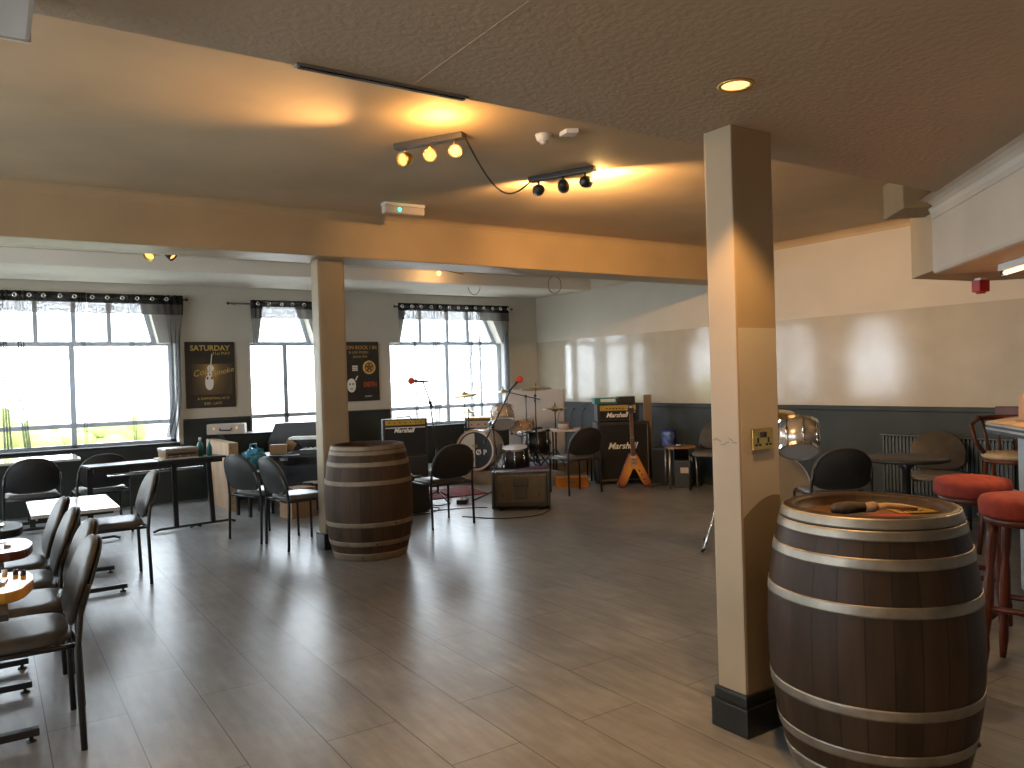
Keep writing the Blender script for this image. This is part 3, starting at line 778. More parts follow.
# socket on the near pillar
t = thing('wall_socket', 'brass double power socket on the near pillar', 'socket', (2.592, 2.085, 1.172))
m = MB(); m.box((0, -.004, 0), (.125, .008, .085), bev=.003); m.build('plate', M['brass'], t)
for sx in (-1, 1):
    m = MB(); m.box((sx*.032, -.0085, .008-.012), (.010, .002, .022)); m.box((sx*.032-.011, -.0085, -.022), (.014, .002, .009)); m.box((sx*.032+.011, -.0085, -.022), (.014, .002, .009)); m.build('pin_holes', M['blackp'], t)
    m = MB(); m.box((sx*.011, -.010, .018), (.012, .006, .022), bev=.002); m.build('switch', M['blackp'], t)

# ------------------------------------------------------------------ tables at the left
def tee_table(label, x0, x1, y0, y1, h, top, feet, group=None, foot_x=None):
    cx, cy = (x0+x1)/2, (y0+y1)/2
    t = thing('pub_table', label, 'table', (cx, cy, 0), 0, group)
    m = MB(); m.box((0, 0, h-.0125), (x1-x0, y1-y0, .025)); m.build('tabletop', top, t, .004)
    m = MB(); m.box((0, 0, h-.035), (x1-x0-.08, y1-y0-.08, .02)); m.build('under_frame', M['blackm'], t)
    for fy in feet:
        m = MB(); m.box((0, fy-cy, (h-.045)/2+.03), (.05, .05, h-.105)); m.build('leg', M['blackm'], t)
        fx0, fx1 = foot_x or (x0+.06, x1-.06)
        f = MB(); f.box(((fx0+fx1)/2-cx, fy-cy, .04), (fx1-fx0, .045, .03), bev=.004); fo = f.build('foot', M['blackm'], t)
        for fx in (fx0+.03, fx1-.03):
            g = MB(); g.lathe([(.02, 0), (.02, .008), (.008, .010), (.008, .028)], 12, (fx-cx, fy-cy, 0)); g.build('leveller', M['blackm'], fo)
    return t
tee_table('small white-topped table mirroring the window, between chairs at left', .22, .76, 6.18, 7.02, .62, M['laminate'], (6.27, 6.97), 'pub tables', (.25, .80))
tee_table('near left table carrying the butterscotch guitar', -.75, .04, 3.30, 4.62, .67, M['darktop'], (3.84, 4.48), 'pub tables', (-.6, .14))
tee_table('left table behind the first, carrying two dark guitars', -.75, .04, 4.65, 5.90, .67, M['darktop'], (4.88, 5.65), 'pub tables', (-.6, .14))
tee_table('white-topped table against the big window behind two dark chairs', -.10, .80, 9.40, 10.1, .74, M['laminate'], (9.5, 9.95), 'pub tables')
# long dark folding table
t = thing('folding_table', 'long narrow dark table with splayed feet under the window by the plywood board', 'table', (1.37, 8.42, 0), math.radians(8))
m = MB(); m.box((0, .0, .73), (1.27, .32, .022)); m.build('tabletop', M['darktop'], t, .004)
m = MB(); m.box((.0, -.13, .70), (1.2, .02, .035)); m.build('apron', M['blackm'], t)
m = MB(); m.tube([(-.42, .12, .62), (.50, .12, .62)], .014); m.build('stretcher', M['chrome'], t)
for fx, sp in ((.20, .03), (-.58, -.02), (.56, .1)):
    m = MB(); m.box((fx, .1, .38), (.045, .03, .68), m=Matrix.Rotation(-.05*sp*10, 4, 'Y')); m.build('leg', M['blackm'], t)
    m = MB(); m.tube([(fx-.22, .1, .0125), (fx-.16, .1, .035), (fx+.2, .1, .035), (fx+.25, .1, .0125)], .0125); m.build('foot', M['blackm'], t)
t = thing('record_player', 'silver and wood record player on the dark folding table', 'record player', (1.56, 8.45, .741), math.radians(8))
m = MB(); m.box((0, 0, .006), (.36, .24, .012)); m.build('base_plate', M['white'], t)
m = MB(); m.box((0.02, 0, .045), (.32, .22, .06), bev=.008); m.build('case', M['wood'], t)
m = MB(); m.box((.02, -.112, .05), (.28, .004, .022)); m.build('front_panel', M['blackp'], t)
m = MB(); m.box((0.02, 0, .092), (.33, .235, .034), bev=.01); m.build('lid', M['steel'], t)
knobs(t, [(-.08+.08*k, -.112, .03) for k in range(3)], .010, .012, 'steel')
def bottle(label, x, y, z, s, m_):
    t = thing('spray_bottle', label, 'bottle', (x, y, z), 0, 'teal bottles')
    m = MB(); m.lathe([(.0, 0), (.034*s, 0), (.036*s, .01), (.036*s, .12*s), (.028*s, .15*s), (.013*s, .17*s), (.013*s, .19*s)], 18); m.build('body', m_, t)
    m = MB(); m.lathe([(.016*s, .19*s), (.016*s, .225*s), (0, .228*s)], 14); m.build('cap', M['white'], t)
bottle('teal bottle standing at the right end of the folding table', 1.80, 8.50, .741, .85, M['teal'])
bottle('second teal bottle nearer the plywood board on the folding table', 1.89, 8.50, .741, .72, M['teal'])

# guitars lying on the left tables (bodies hang towards the aisle)
def guitar_outline(kind):
    if kind == 'single':
        pts = [(.0, .05), (.03, .17), (.11, .20), (.20, .165), (.27, .13), (.34, .155), (.41, .165), (.46, .12), (.445, .075), (.40, .05), (.40, -.05), (.43, -.075), (.43, -.11), (.36, -.15), (.27, -.135), (.2, -.165), (.11, -.20), (.03, -.17), (0, -.05)]
    else:
        pts = [(.0, .05), (.03, .17), (.11, .205), (.2, .17), (.28, .13), (.36, .15), (.47, .17), (.50, .13), (.44, .09), (.40, .05), (.40, -.05), (.42, -.09), (.45, -.14), (.40, -.17), (.33, -.145), (.25, -.14), (.18, -.175), (.1, -.205), (.03, -.17), (0, -.05)]
    out = []
    n = len(pts)
    for i in range(n):      # Catmull-Rom smoothing
        p0, p1, p2, p3 = [Vector(pts[(i+k) % n]) for k in (-1, 0, 1, 2)]
        for k in range(4):
            u = k/4; out.append(tuple(.5*((2*p1)+(p2-p0)*u+(2*p0-5*p1+4*p2-p3)*u*u+(3*p1-p0-3*p2+p3)*u**3)))
    return out
def lying_guitar(label, x, y, z, rz, body, kind, knobs=True):
    t = thing('electric_guitar', label, 'guitar', (x, y, z), rz, 'electric guitars')
    m = MB(); m.prism(guitar_outline(kind), .0, .042); m.build('body', body, t, .006)
    m = MB(); m.box((.62, 0, .048), (.50, .052, .022), bev=.008); nk = m.build('neck', M['pine'], t)
    m = MB(); m.box((.60, 0, .061), (.44, .048, .005)); m.build('fingerboard', M['rose'], nk)
    m = MB(); m.prism([(.86, -.03), (.90, -.045), (1.02, -.04), (1.04, 0), (1.01, .035), (.88, .03)], .036, .05); hd = m.build('headstock', M['pine'], t, .003)
    for k in range(6):
        m = MB(); m.tube([(.89+.02*k, .03, .044), (.89+.02*k, .055, .044)], .006, 8); m.build('tuning_peg', M['chrome'], hd)
    for px in (.17, .29):
        m = MB(); m.box((px, 0, .047), (.035, .085, .012), bev=.003); m.build('pickup', M['blackp'], t)
    m = MB(); m.box((.10, 0, .046), (.03, .085, .012), bev=.003); m.build('bridge', M['chrome'], t)
    m = MB()
    for k in range(6): m.tube([(.10, -.026+.0104*k, .056), (.85, -.018+.0072*k, .066)], .0008, 5)
    m.build('strings', M['chrome'], t)
    if knobs:
        for kx, ky, mm in ((.03, -.10, 'blackp'), (.06, -.135, 'blackp'), (.10, -.150, 'white')):
            m = MB(); m.lathe([(.011, .042), (.010, .062), (0, .063)], 14, (kx+.01, ky+.0, 0)); m.build('knob', M[mm], t)
    return t
lying_guitar('butterscotch guitar with control knobs lying on the near left table', .125, 3.64, .67, math.radians(172), M['butter'], 'single')
lying_guitar('dark guitar lying on the left table, nearer of the two dark ones', .16, 4.52, .67, math.radians(178), M['burstedge'], 'double', False)
lying_guitar('dark guitar lying farthest back on the left tables', .14, 5.22, .67, math.radians(184), M['black'], 'double', False)

# ------------------------------------------------------------------ plywood board and the clutter by the middle window
t = thing('plywood_riser', 'large plywood stage riser stood on its edge beside the folding table', 'board', (2.345, 9.92, 0))
m = MB(); m.box((-.045, 0, .395), (.012, 1.10, .79)); m.build('panel', M['ply'], t)
m = MB(); m.box((.01, -.54, .395), (.096, .02, .79)); m.box((.01, .54, .395), (.096, .02, .79)); m.box((.01, 0, .78), (.096, 1.06, .02)); m.box((.01, 0, .01), (.096, 1.06, .02)); m.build('edge_frame', M['plyedge'], t)
t = thing('equipment_trunk', 'dark trunk behind the plywood board with the pale case on it', 'trunk', (2.78, 10.47, 0), math.radians(0))
m = MB(); m.box((0, 0, .41), (.60, .40, .80), bev=.01); m.build('body', M['dado'], t)
m = MB(); m.box((0, 0, .825), (.64, .43, .03), bev=.008); m.build('lid', M['black'], t)
t = thing('instrument_case', 'off-white vintage case with black handle on the dark trunk', 'case', (2.54, 10.42, .84), math.radians(-24))
m = MB(); m.box((0, 0, .065), (.46, .18, .13), bev=.012); m.build('body', M['panel'], t)
m = MB(); m.tube([(-.07, -.09, .075), (-.065, -.118, .05), (.065, -.118, .05), (.07, -.09, .075)], .009); m.build('handle', M['blackm'], t)
for sx in (-1, 1):
    m = MB(); m.box((sx*.14, -.092, .075), (.03, .008, .025), bev=.003); m.build('latch', M['brass'], t)

# keyboard desk: a table, the raised flight-case lid, the keyboard, boxes
ax = math.radians(-33)
t = thing('trestle_desk', 'dark desk below the middle window piled with band gear', 'desk', (3.10, 9.32, 0), ax)
m = MB(); m.box((0, 0, .605), (.95, .55, .03), bev=.004); m.build('desktop', M['darktop'], t)
for sx in (-1, 1):
    for sy in (-1, 1):
        m = MB(); m.tube([(sx*.42, sy*.23, 0), (sx*.40, sy*.22, .59)], .016); m.build('leg', M['blackm'], t)
m = MB(); m.box((0, .2, .35), (.8, .02, .2)); m.build('modesty_panel', M['black'], t)
t = thing('flight_case_lid', 'big dark flight case lid standing against the middle window', 'case', (3.43, 9.92, 0), ax)
lid = [(-.46, .55), (-.44, .80), (-.36, .975), (.46, .985), (.46, .55)]
m = MB(); m.prism([(-.5, 0), (-.5, .72), (-.40, .955), (.47, .965), (.47, 0)], -.08, .08, XZ); m.build('shell', M['blackp'], t, .01)
for sx in (-.3, .25):
    m = MB(); m.box((sx, -.085, .5), (.10, .012, .06), bev=.004); m.build('latch', M['steel'], t)
t = thing('keyboard', 'silver electronic keyboard on a stand in front of the dark case lid', 'keyboard', (3.30, 9.42, .622), ax)
m = MB(); m.box((.06, .06, .16), (.66, .22, .035), bev=.008); m.build('body', M['steel'], t)
m = MB(); m.box((.06, .0, .180), (.60, .10, .008)); m.build('keys', M['white'], t)
for sx in (-.22, .30):
    m = MB(); m.tube([(sx-.10, .06, .0), (sx+.02, .06, .145)], .012); m.tube([(sx+.10, .06, .0), (sx-.02, .06, .145)], .012); m.build('stand_leg', M['blackm'], t)
t = thing('mixing_desk', 'small mixing desk with knobs on the cluttered dark desk', 'mixer', (3.22, 9.22, .62), ax)
m = MB(); m.box((.1, -.12, .03), (.36, .24, .06), bev=.006); m.build('body', M['blackp'], t)
knobs(t, [(-.04+.055*i, -.19+.06*j, .06) for i in range(6) for j in range(3)], .009, .014, 'white', False)
t = thing('wooden_box', 'open pine box on the dark desk beside the blue bag', 'box', (2.90, 9.45, .62), ax+.2)
m = MB(); m.box((0, 0, .055), (.20, .15, .11)); m.build('carcass', M['carton'], t, .003)
m = MB(); m.box((.13, .03, .09), (.12, .012, .12), m=Matrix.Rotation(.5, 4, 'Y')); m.build('flap', M['carton'], t)
t = thing('plastic_bag', 'crumpled light blue plastic bag left of the pine box', 'bag', (2.47, 8.98, .05), .3)
m = MB()
rnd = random.Random(4)
bmv = bmesh.new(); bmesh.ops.create_icosphere(bmv, subdivisions=3, radius=1)
for v in bmv.verts:
    k = 1+.16*math.sin(9*v.co.x+4*v.co.z)+.12*math.sin(13*v.co.y+7*v.co.z); v.co = Vector((v.co.x*.13*k, v.co.y*.11*k, v.co.z*.12*k+.12*.0))
mn = min(v.co.z for v in bmv.verts)
bmv.verts.index_update()
m._new([v.co+Vector((0, 0, .43-mn)) for v in bmv.verts], [[v.index for v in f.verts] for f in bmv.faces], False); bmv.free(); m.build('body', M['bluebag'], t)
m = MB(); m.tube([(-.05, 0, .66), (-.03, 0, .74), (.03, 0, .74), (.06, 0, .655)], .012, 8); m.build('handles', M['bluebag'], t)
t = thing('storage_stool', 'low dark box on legs under the light blue bag', 'stool', (2.47, 8.98, 0), .3)
m = MB(); m.box((0, 0, .445), (.34, .30, .07), bev=.01); m.build('top', M['black'], t)
for sx in (-1, 1):
    for sy in (-1, 1):
        m = MB(); m.box((sx*.14, sy*.12, .21), (.03, .03, .42)); m.build('leg', M['blackm'], t)
t = thing('holdall', 'dark blue holdall on the floor beneath the desk', 'bag', (3.03, 8.80, 0), ax)
m = MB(); m.prism([(.24*math.cos(a)*1.0, .15+.15*math.sin(a)) for a in [2*PI*i/20 for i in range(20)]], -.15, .15, XZ); m.build('body', M['blue'], t, .02)
m = MB(); m.tube([(-.1, -.16, .2), (-.08, -.17, .33), (.08, -.17, .33), (.1, -.16, .2)], .012, 8); m.build('strap', M['black'], t)
o = MB().box((0, 0, .16), (.30, .26, .32), bev=.006).build('cardboard_box', M['carton']); o.location = (2.80, 8.50, 0); o.rotation_euler[2] = .2; tag(o, 'plain cardboard box on the floor behind the pair of chairs', 'box')
o = MB().lathe([(0, 0), (.11, 0), (.12, .008), (.12, .016), (0, .016)], 28).build('cymbal_bag_disc', M['white']); o.name = 'paper_plate'; o.location = (3.08, 8.78, .307); tag(o, 'white plate lying on the dark blue holdall', 'plate')

# ------------------------------------------------------------------ stage
mb = MB(); mb.prism([(4.72, 10.73), (4.79, 10.08), (6.33, 8.28), (6.42, 9.0), (7.66, 9.3), (7.66, 10.73)], 0, .17)
struct('stage', mb, M['stagefront'])
mb = MB(); mb.prism([(4.72, 10.72), (4.80, 10.09), (6.325, 8.30), (6.41, 9.01), (7.65, 9.31), (7.65, 10.72)], .17, .182); o = struct('stage_carpet', mb, M['stage'])
SZ = .182
# marshall style combo on a stand left of the stage
def wordmark(parent, s, size, loc, rz=0, shear=.35): return text('wordmark', s, size, M['white_ink'], parent, loc, (PI/2, 0, rz), ext=.002, shear=shear, bold=.002)
t = thing('guitar_combo', 'black guitar combo amplifier with white script badge behind the far barrel', 'amplifier', (4.40, 9.10, .50), math.radians(-20))
m = MB(); m.box((0, 0, .235), (.56, .26, .47), bev=.012); m.build('cabinet', M['black'], t)
m = MB(); m.box((0, -.131, .185), (.50, .006, .32)); m.build('grille', M['grille'], t)
m = MB(); m.box((0, -.125, .425), (.50, .02, .06)); cp = m.build('control_panel', M['gold'], t)
knobs(cp, [(-.2+.066*k, -.135, .425) for k in range(7)], .009, .014, 'blackp')
m = MB(); m.box((0, -.133, .362), (.50, .004, .012)); m.build('piping', M['white'], t)
wordmark(t, 'Marshall', .075, (-.02, -.136, .325))
m = MB(); m.tube([(-.09, 0, .47), (-.08, 0, .49), (.08, 0, .49), (.09, 0, .47)], .011); m.build('handle', M['blackp'], t)
t = thing('amp_stand', 'black flight case under the guitar combo amplifier', 'case', (4.40, 9.10, 0), math.radians(-20))
m = MB(); m.box((0, 0, .25), (.54, .34, .50), bev=.01); m.build('body', M['blackp'], t)
m = MB(); m.box((0, -.172, .25), (.12, .006, .08)); m.build('handle_plate', M['steel'], t)
o = MB().prism([(-.5, -.35), (.45, -.4), (.55, .3), (-.4, .38)], 0, .012).build('red_rug', M['magenta']); o.location = (4.75, 8.82, 0); tag(o, 'dark red rug under cables left of the drum kit', 'rug')
t = thing('carton', 'beige cardboard carton between far barrel and stage', 'box', (3.95, 8.66, 0), -.5)
m = MB(); m.box((0, 0, .17), (.36, .3, .34)); m.build('body', M['carton'], t, .004)
m = MB(); m.box((0, 0, .342), (.37, .31, .006)); m.build('flaps', M['panel'], t)

# floor wedges
def wedge(label, x, y, rz, big=1.0):
    t = thing('stage_monitor', label, 'loudspeaker', (x, y, 0), rz, 'stage monitor wedges')
    prof = [(-.20, .045), (-.165, .02), (.22, .02), (.25, .06), (.14, .39), (.10, .41), (-.10, .41), (-.135, .385)]   # y, z; -y is towards us
    YZ = Matrix(((0, 0, 1, 0), (1, 0, 0, 0), (0, 1, 0, 0), (0, 0, 0, 1)))
    m = MB(); m.prism(prof, -.29, .29, YZ); m.build('cabinet', M['blackp'], t, .012)
    for sx in (-1, 1):
        m = MB(); m.prism([(a*1.04, .205+(b_-.205)*1.03) for a, b_ in prof], sx*.29-(.0 if sx > 0 else .03), sx*.29+(.03 if sx > 0 else 0), YZ); m.build('end_cheek', M['blackp'], t, .012)
    sl = Matrix.Rotation(-.19, 4, 'X')
    m = MB(); m.box((0, -.168, .23), (.52, .012, .30), m=sl); pn = m.build('rear_panel', M['uph'], t, .008)
    m = MB(); m.box((0, -.160, .30), (.17, .02, .10), m=sl); m.build('handle_recess', M['black'], t, .02)
    m = MB(); m.box((0, -.180, .20), (.13, .014, .15), m=sl); m.build('connector_plate', M['blackp'], t, .006)
    for sx in (-.2, .2):
        m = MB(); m.box((sx, -.182, .17), (.022, .02, .05), m=sl); m.build('port', M['black'], t)
    for sx in (-.22, .22):
        m = MB(); m.box((sx, .03, .01), (.04, .36, .02)); m.build('foot', M['black'], t)
    m = MB(); m.prism([(.235, .075), (.242, .079), (.145, .375), (.138, .371)], -.26, .26, YZ); m.build('grille', M['grille'], t)
    return t
wedge('black wedge stage monitor with its back to us in front of the drums', 4.91, 7.24, math.radians(-36))
wedge('black wedge stage monitor half hidden beside the far barrel', 3.72, 7.98, math.radians(-75))

# microphones
def mic_stand(label, miclabel, base, pivot, mic, tail, zbase=0):
    t = thing('microphone_stand', label, 'microphone stand', (base[0], base[1], zbase), 0, 'boom stands')
    b = Vector((base[0], base[1], zbase)); L = lambda p: Vector(p)-b
    m = MB(); m.tube([(0, 0, .10), (0, 0, .60)], .013); m.build('lower_tube', M['blackm'], t)
    m = MB(); m.tube([(0, 0, .58), L(pivot)], .010); m.build('upper_tube', M['blackm'], t)
    m = MB(); m.lathe([(.016, .55), (.018, .57), (.018, .61), (.012, .63)], 12); m.build('clutch', M['blackp'], t)
    m = MB(); m.ball(L(pivot), .026, 12); m.build('pivot', M['blackp'], t)
    m = MB(); m.tube([L(tail), L(mic)], .010); bo = m.build('boom', M['blackm'], t)
    m = MB(); dv = (Vector(tail)-Vector(mic)).normalized(); m.tube([L(tail), L(tail)+dv*-.07], .013); m.build('counterweight', M['blackp'], bo)
    for k in range(3):
        a = 2*PI*k/3+.5; m = MB(); m.tube([(0, 0, .13), (.28*math.cos(a), .28*math.sin(a), .012)], .009); lg = m.build('leg', M['blackm'], t)
        m = MB(); m.ball((.285*math.cos(a), .285*math.sin(a), .013), .013, 8); m.build('rubber_foot', M['blackp'], lg)
    # the microphone itself, held in the clip
    d = Vector((miclabel[1])).normalized(); o_ = Vector(mic)
    q = thing('microphone', miclabel[0], 'microphone', o_, 0, 'vocal microphones')
    m = MB(); m.tube([d*-.07, d*.06, d*.10], [.010, .014, .018], 12); m.build('body', M['blackp'], q)
    m = MB(); m.ball(d*.135, .043, 14); m.build('windshield', M['foam'], q)
mic_stand('boom stand before the right window, left of the drum kit', ('red foam microphone pointing left before the right window', (-.94, .3, .08)), (4.42, 8.28), (4.36, 8.30, 1.18), (4.29, 8.34, 1.435), (4.385, 8.29, 1.12))
mic_stand('boom stand angled across the front of the bass drum', ('red foam microphone tilted up at the right end of its boom', (.62, -.35, .72)), (4.98, 7.86), (5.0, 7.94, .87), (5.21, 7.82, 1.33), (4.90, 8.0, .66))

# ------------------------------------------------------------------ drum kit on the stage
FW = Vector((.832, -.555, 0))         # picture-right along the stage front
face = math.atan2(-.94, -.34)         # the bass drum looks at the room
def drum(name, label, c, axisv, R, L, shell, front=None, back='skin', group='drums', legs=None, lugs=8, hoopm='chrome'):
    """a drum whose batter side looks along axisv, centred at c"""
    t = thing(name, label, 'drum', c, 0, group); A = axis(axisv)
    m = MB(); m.lathe([(R, -L/2), (R, L/2)], 40, m=A, smooth=True); m.build('shell', M[shell], t)
    for s in (-1, 1):
        m = MB(); m.lathe([(R+.003, s*L/2-.014), (R+.014, s*L/2-.014), (R+.014, s*L/2+.014), (R+.003, s*L/2+.014)], 40, m=A, smooth=False, close=True); m.build('hoop', M[hoopm], t)
        m = MB(); m.lathe([(R, s*L/2), (R, s*L/2+.004), (0, s*L/2+.004)] if s > 0 else [(0, s*L/2-.004), (R, s*L/2-.004), (R, s*L/2)], 40, m=A, smooth=False); m.build('drumhead', M[front if (front and s > 0) else back], t)
    for k in range(lugs):
        a = 2*PI*k/lugs+.2; x, y = (R+.012)*math.cos(a), (R+.012)*math.sin(a)
        if k < lugs:
            m = MB(); m.tube([(x, y, -L/2), (x, y, L/2)], .004, 6)
            for v in m.b.verts: v.co = A @ v.co
            m2 = MB(); m2.tube([(x, y, -.035), (x, y, .035)], .011, 8)
            for v in m2.b.verts: v.co = A @ v.co
            lg = m.build('tension_rod', M['chrome'], t); m2.build('lug', M['chrome'], lg)
    return t, A
def stick(mb, a, b, r): mb.tube([a, b], r, 8)
bd_dir = Vector((-.80, -.60, 0)); bc = Vector((5.70, 9.40, SZ+.285))
t, A = drum('bass_drum', 'bass drum with half black half cream head lettered THE DROP', bc, bd_dir, .27, .38, 'whitedrum', front='skin', hoopm='natdrum')
m = MB(); half = [(.232*math.cos(a), .232*math.sin(a)) for a in [-PI/2+PI*i/24 for i in range(25)]]
# head graphic: local x = right seen from the front, local z = up
hx = Vector((-bd_dir.y, bd_dir.x, 0)).normalized()*1; HX = Vector((-.60, .80, 0))
HX = Vector((.60, -.80, 0)); HM = Matrix((HX, Vector((0, 0, 1)), bd_dir)).transposed().to_4x4()
m.prism(half, .1945, .1960, HM); m.build('black_half', M['black'], t)
m = MB(); m.lathe([(.232, .1945), (.252, .1945), (.252, .197), (.232, .197)], 40, m=A, smooth=False, close=True); m.build('head_ring', M['black'], t)
re = HM.to_euler()
def headtext(nm, s, size, x, z, m_):
    o = text(nm, s, size, M[m_], t, HX*x+Vector((0, 0, z))+bd_dir*.1985, re, ext=.0006, bold=.002); return o
headtext('lettering', 'THE', .045, .0, .055, 'carton')
headtext('lettering', 'D', .10, -.145, -.03, 'black'); headtext('lettering', 'R', .10, -.045, -.03, 'black')
headtext('lettering', '\u00d8', .10, .055, -.03, 'white_ink'); headtext('lettering', 'P', .10, .15, -.03, 'white_ink')
for s in (-1, 1):
    m = MB(); p = HX*(s*.24)+Vector((0, 0, -.12)); q = HX*(s*.34)+bd_dir*.08; q.z = -.285; m.tube([p, q], .008); m.build('spur', M['chrome'], t)
m = MB(); m.box((0, 0, -.278), (.10, .12, .014)); m.build('hoop_base', M['black'], t)
drum('rack_tom', 'natural maple rack tom tilted above the bass drum', (5.93, 9.15, .91), (.20, .50, .80), .155, .22, 'natdrum')
o_, A_ = drum('snare_drum', 'natural maple drum right of the rack tom', (6.30, 9.23, .76), (-.12, .15, .98), .165, .16, 'natdrum')
drum('floor_tom', 'dark floor tom at the right of the kit', (6.60, 9.27, .50), (0, .05, 1), .17, .34, 'black')
drum('side_drum', 'dark spare drum low behind the bass drum', (6.04, 9.02, .35), (-.12, -.1, 1), .17, .26, 'black')
# stands for those drums
def tripod(label, base, h, top=None, group='drum stands', r=.22, name='drum_stand', cat='stand'):
    t = thing(name, label, cat, (base[0], base[1], SZ), 0, group)
    m = MB(); m.tube([(0, 0, .05), (0, 0, h*.55)], .013); m.build('base_tube', M['blackm'], t)
    m = MB(); m.tube([(0, 0, h*.5), (0, 0, h)], .009); m.build('upper_tube', M['blackm'], t)
    m = MB(); m.lathe([(.018, h*.5), (.018, h*.55), (.012, h*.56)], 12); m.build('clamp', M['blackp'], t)
    for k in range(3):
        a = 2*PI*k/3+base[0]; m = MB(); m.tube([(0, 0, .24), (r*math.cos(a), r*math.sin(a), .012)], .009); m.tube([(0, 0, .07), (r*.6*math.cos(a), r*.6*math.sin(a), .10)], .006); lg = m.build('leg', M['blackm'], t)
        m = MB(); m.ball((r*math.cos(a), r*math.sin(a), .013), .013, 8); m.build('rubber_foot', M['blackp'], lg)
    return t
t = tripod('black stand with basket holding the drum right of the rack tom', (6.30, 9.24), .44)
m = MB()
for k in range(3):
    a = 2*PI*k/3; m.tube([(0, 0, .42), (.15*math.cos(a), .15*math.sin(a), .47), (.18*math.cos(a), .18*math.sin(a), .52)], .007)
m.build('basket', M['blackm'], t)
t = thing('tom_mount', 'metal tube mount holding the rack tom over the bass drum', 'mount', (5.80, 9.30, .735), 0)
m = MB(); m.tube([(0, 0, 0), (0, 0, .10), (.06, -.075, .16)], .011); m.build('tube', M['chrome'], t)
m = MB(); m.box((0, 0, .006), (.06, .05, .012)); m.build('bracket', M['chrome'], t)
def cymbal(label, c, R, tilt, group='cymbals', m_='cymbal'):
    t = thing('cymbal', label, 'cymbal', c, 0, group); Rm = axis(tilt)
    m = MB(); m.lathe([(R, -.022), (R, -.020), (R*.6, -.006), (R*.22, .003), (R*.18, .018), (R*.08, .028), (.006, .029), (.006, .025), (R*.2, .0), (R*.6, -.010)], 40, m=Rm, close=True); m.build('plate', M[m_], t)
    m = MB(); m.lathe([(.008, .02), (.012, .03), (.008, .045), (.004, .075), (0, .075)], 10, m=Rm); m.build('wing_nut', M['blackm'], t)
def cymbal_stand(label, base, h, boom, cymb, R, tilt, clabel):
    t = tripod(label, base, h, name='cymbal_stand', group='cymbal stands')
    b = Vector((base[0], base[1], SZ))
    if boom:
        m = MB(); p0 = Vector((0, 0, h)); p1 = Vector(cymb)-b; d = (p1-p0).normalized(); m.tube([p0-d*.22, p1], .008); m.build('boom', M['blackm'], t)
        m = MB(); m.ball(p0, .022, 10); m.build('joint', M['blackp'], t)
    cymbal(clabel, cymb, R, tilt)
cymbal_stand('tall boom cymbal stand in front of the off-white board', (6.42, 9.05), 1.0, True, (6.60, 9.28, 1.29), .23, (.05, .1, 1), 'crash cymbal highest above the drum kit')
cymbal_stand('boom cymbal stand reaching left in front of the window edge', (6.28, 9.08), 1.0, True, (6.10, 9.38, 1.26), .15, (-.1, 0, 1), 'small cymbal seen edge-on before the window frame')
cymbal_stand('straight hi-hat stand at the right end of the drum kit', (6.74, 9.02), .84, False, (6.74, 9.02, 1.005), .18, (0, .03, 1), 'top hi-hat cymbal at the right of the kit')
cymbal('lower hi-hat cymbal just beneath the top one', (6.74, 9.02, .965), .18, (0, .02, -1))
cymbal_stand('cymbal stand left of the kit against the bright window', (5.66, 9.72), 1.06, False, (5.66, 9.72, 1.24), .2, (-.15, -.1, 1), 'thin cymbal left of the kit against the bright window')
cymbal_stand('low hi-hat stand against the bright window behind the bass drum', (5.80, 9.86), .80, False, (5.80, 9.86, .98), .14, (0, 0, 1), 'small low cymbal against the bright window behind the bass drum')
t = thing('drum_throne', 'round black drum stool behind the dark floor tom', 'stool', (6.75, 9.62, SZ), 0)
m = MB(); m.lathe([(0, .44), (.15, .44), (.165, .46), (.165, .50), (.14, .52), (0, .52)], 28); m.build('seat', M['black'], t)
m = MB(); m.tube([(0, 0, .1), (0, 0, .44)], .014); m.build('post', M['blackm'], t)
for k in range(3):
    a = 2*PI*k/3; m = MB(); m.tube([(0, 0, .25), (.22*math.cos(a), .22*math.sin(a), .012)], .010); m.build('leg', M['blackm'], t)
# combo behind the kit
t = thing('valve_combo', 'tan-topped combo amplifier on end behind the bass drum', 'amplifier', (6.02, 9.95, SZ), math.radians(-33))
m = MB(); m.box((0, 0, .34), (.36, .24, .66), bev=.01); m.build('cabinet', M['blackp'], t)
m = MB(); m.box((0, -.121, .60), (.33, .004, .10)); m.build('control_panel', M['panel'], t)
m = MB(); m.box((0, -.121, .27), (.33, .006, .5)); m.build('grille', M['uph'], t)
m = MB(); m.box((0, 0, .685), (.37, .25, .03), bev=.006); m.build('top', M['gold'], t)
knobs(t, [(-.1+.1*k, -.123, .6) for k in range(3)], .012, .02, 'blackp')
# off-white board leaning in the corner
t = thing('acoustic_board', 'large off-white board standing across the room corner behind the drums', 'board', (7.05, 9.92, SZ), math.radians(-52.5))
m = MB(); m.box((0, 0, .53), (.90, .05, 1.06), bev=.008); m.build('panel', M['panel'], t)
m = MB(); m.box((0, 0, 1.065), (.92, .06, .012)); m.build('edge_strip', M['steel'], t)
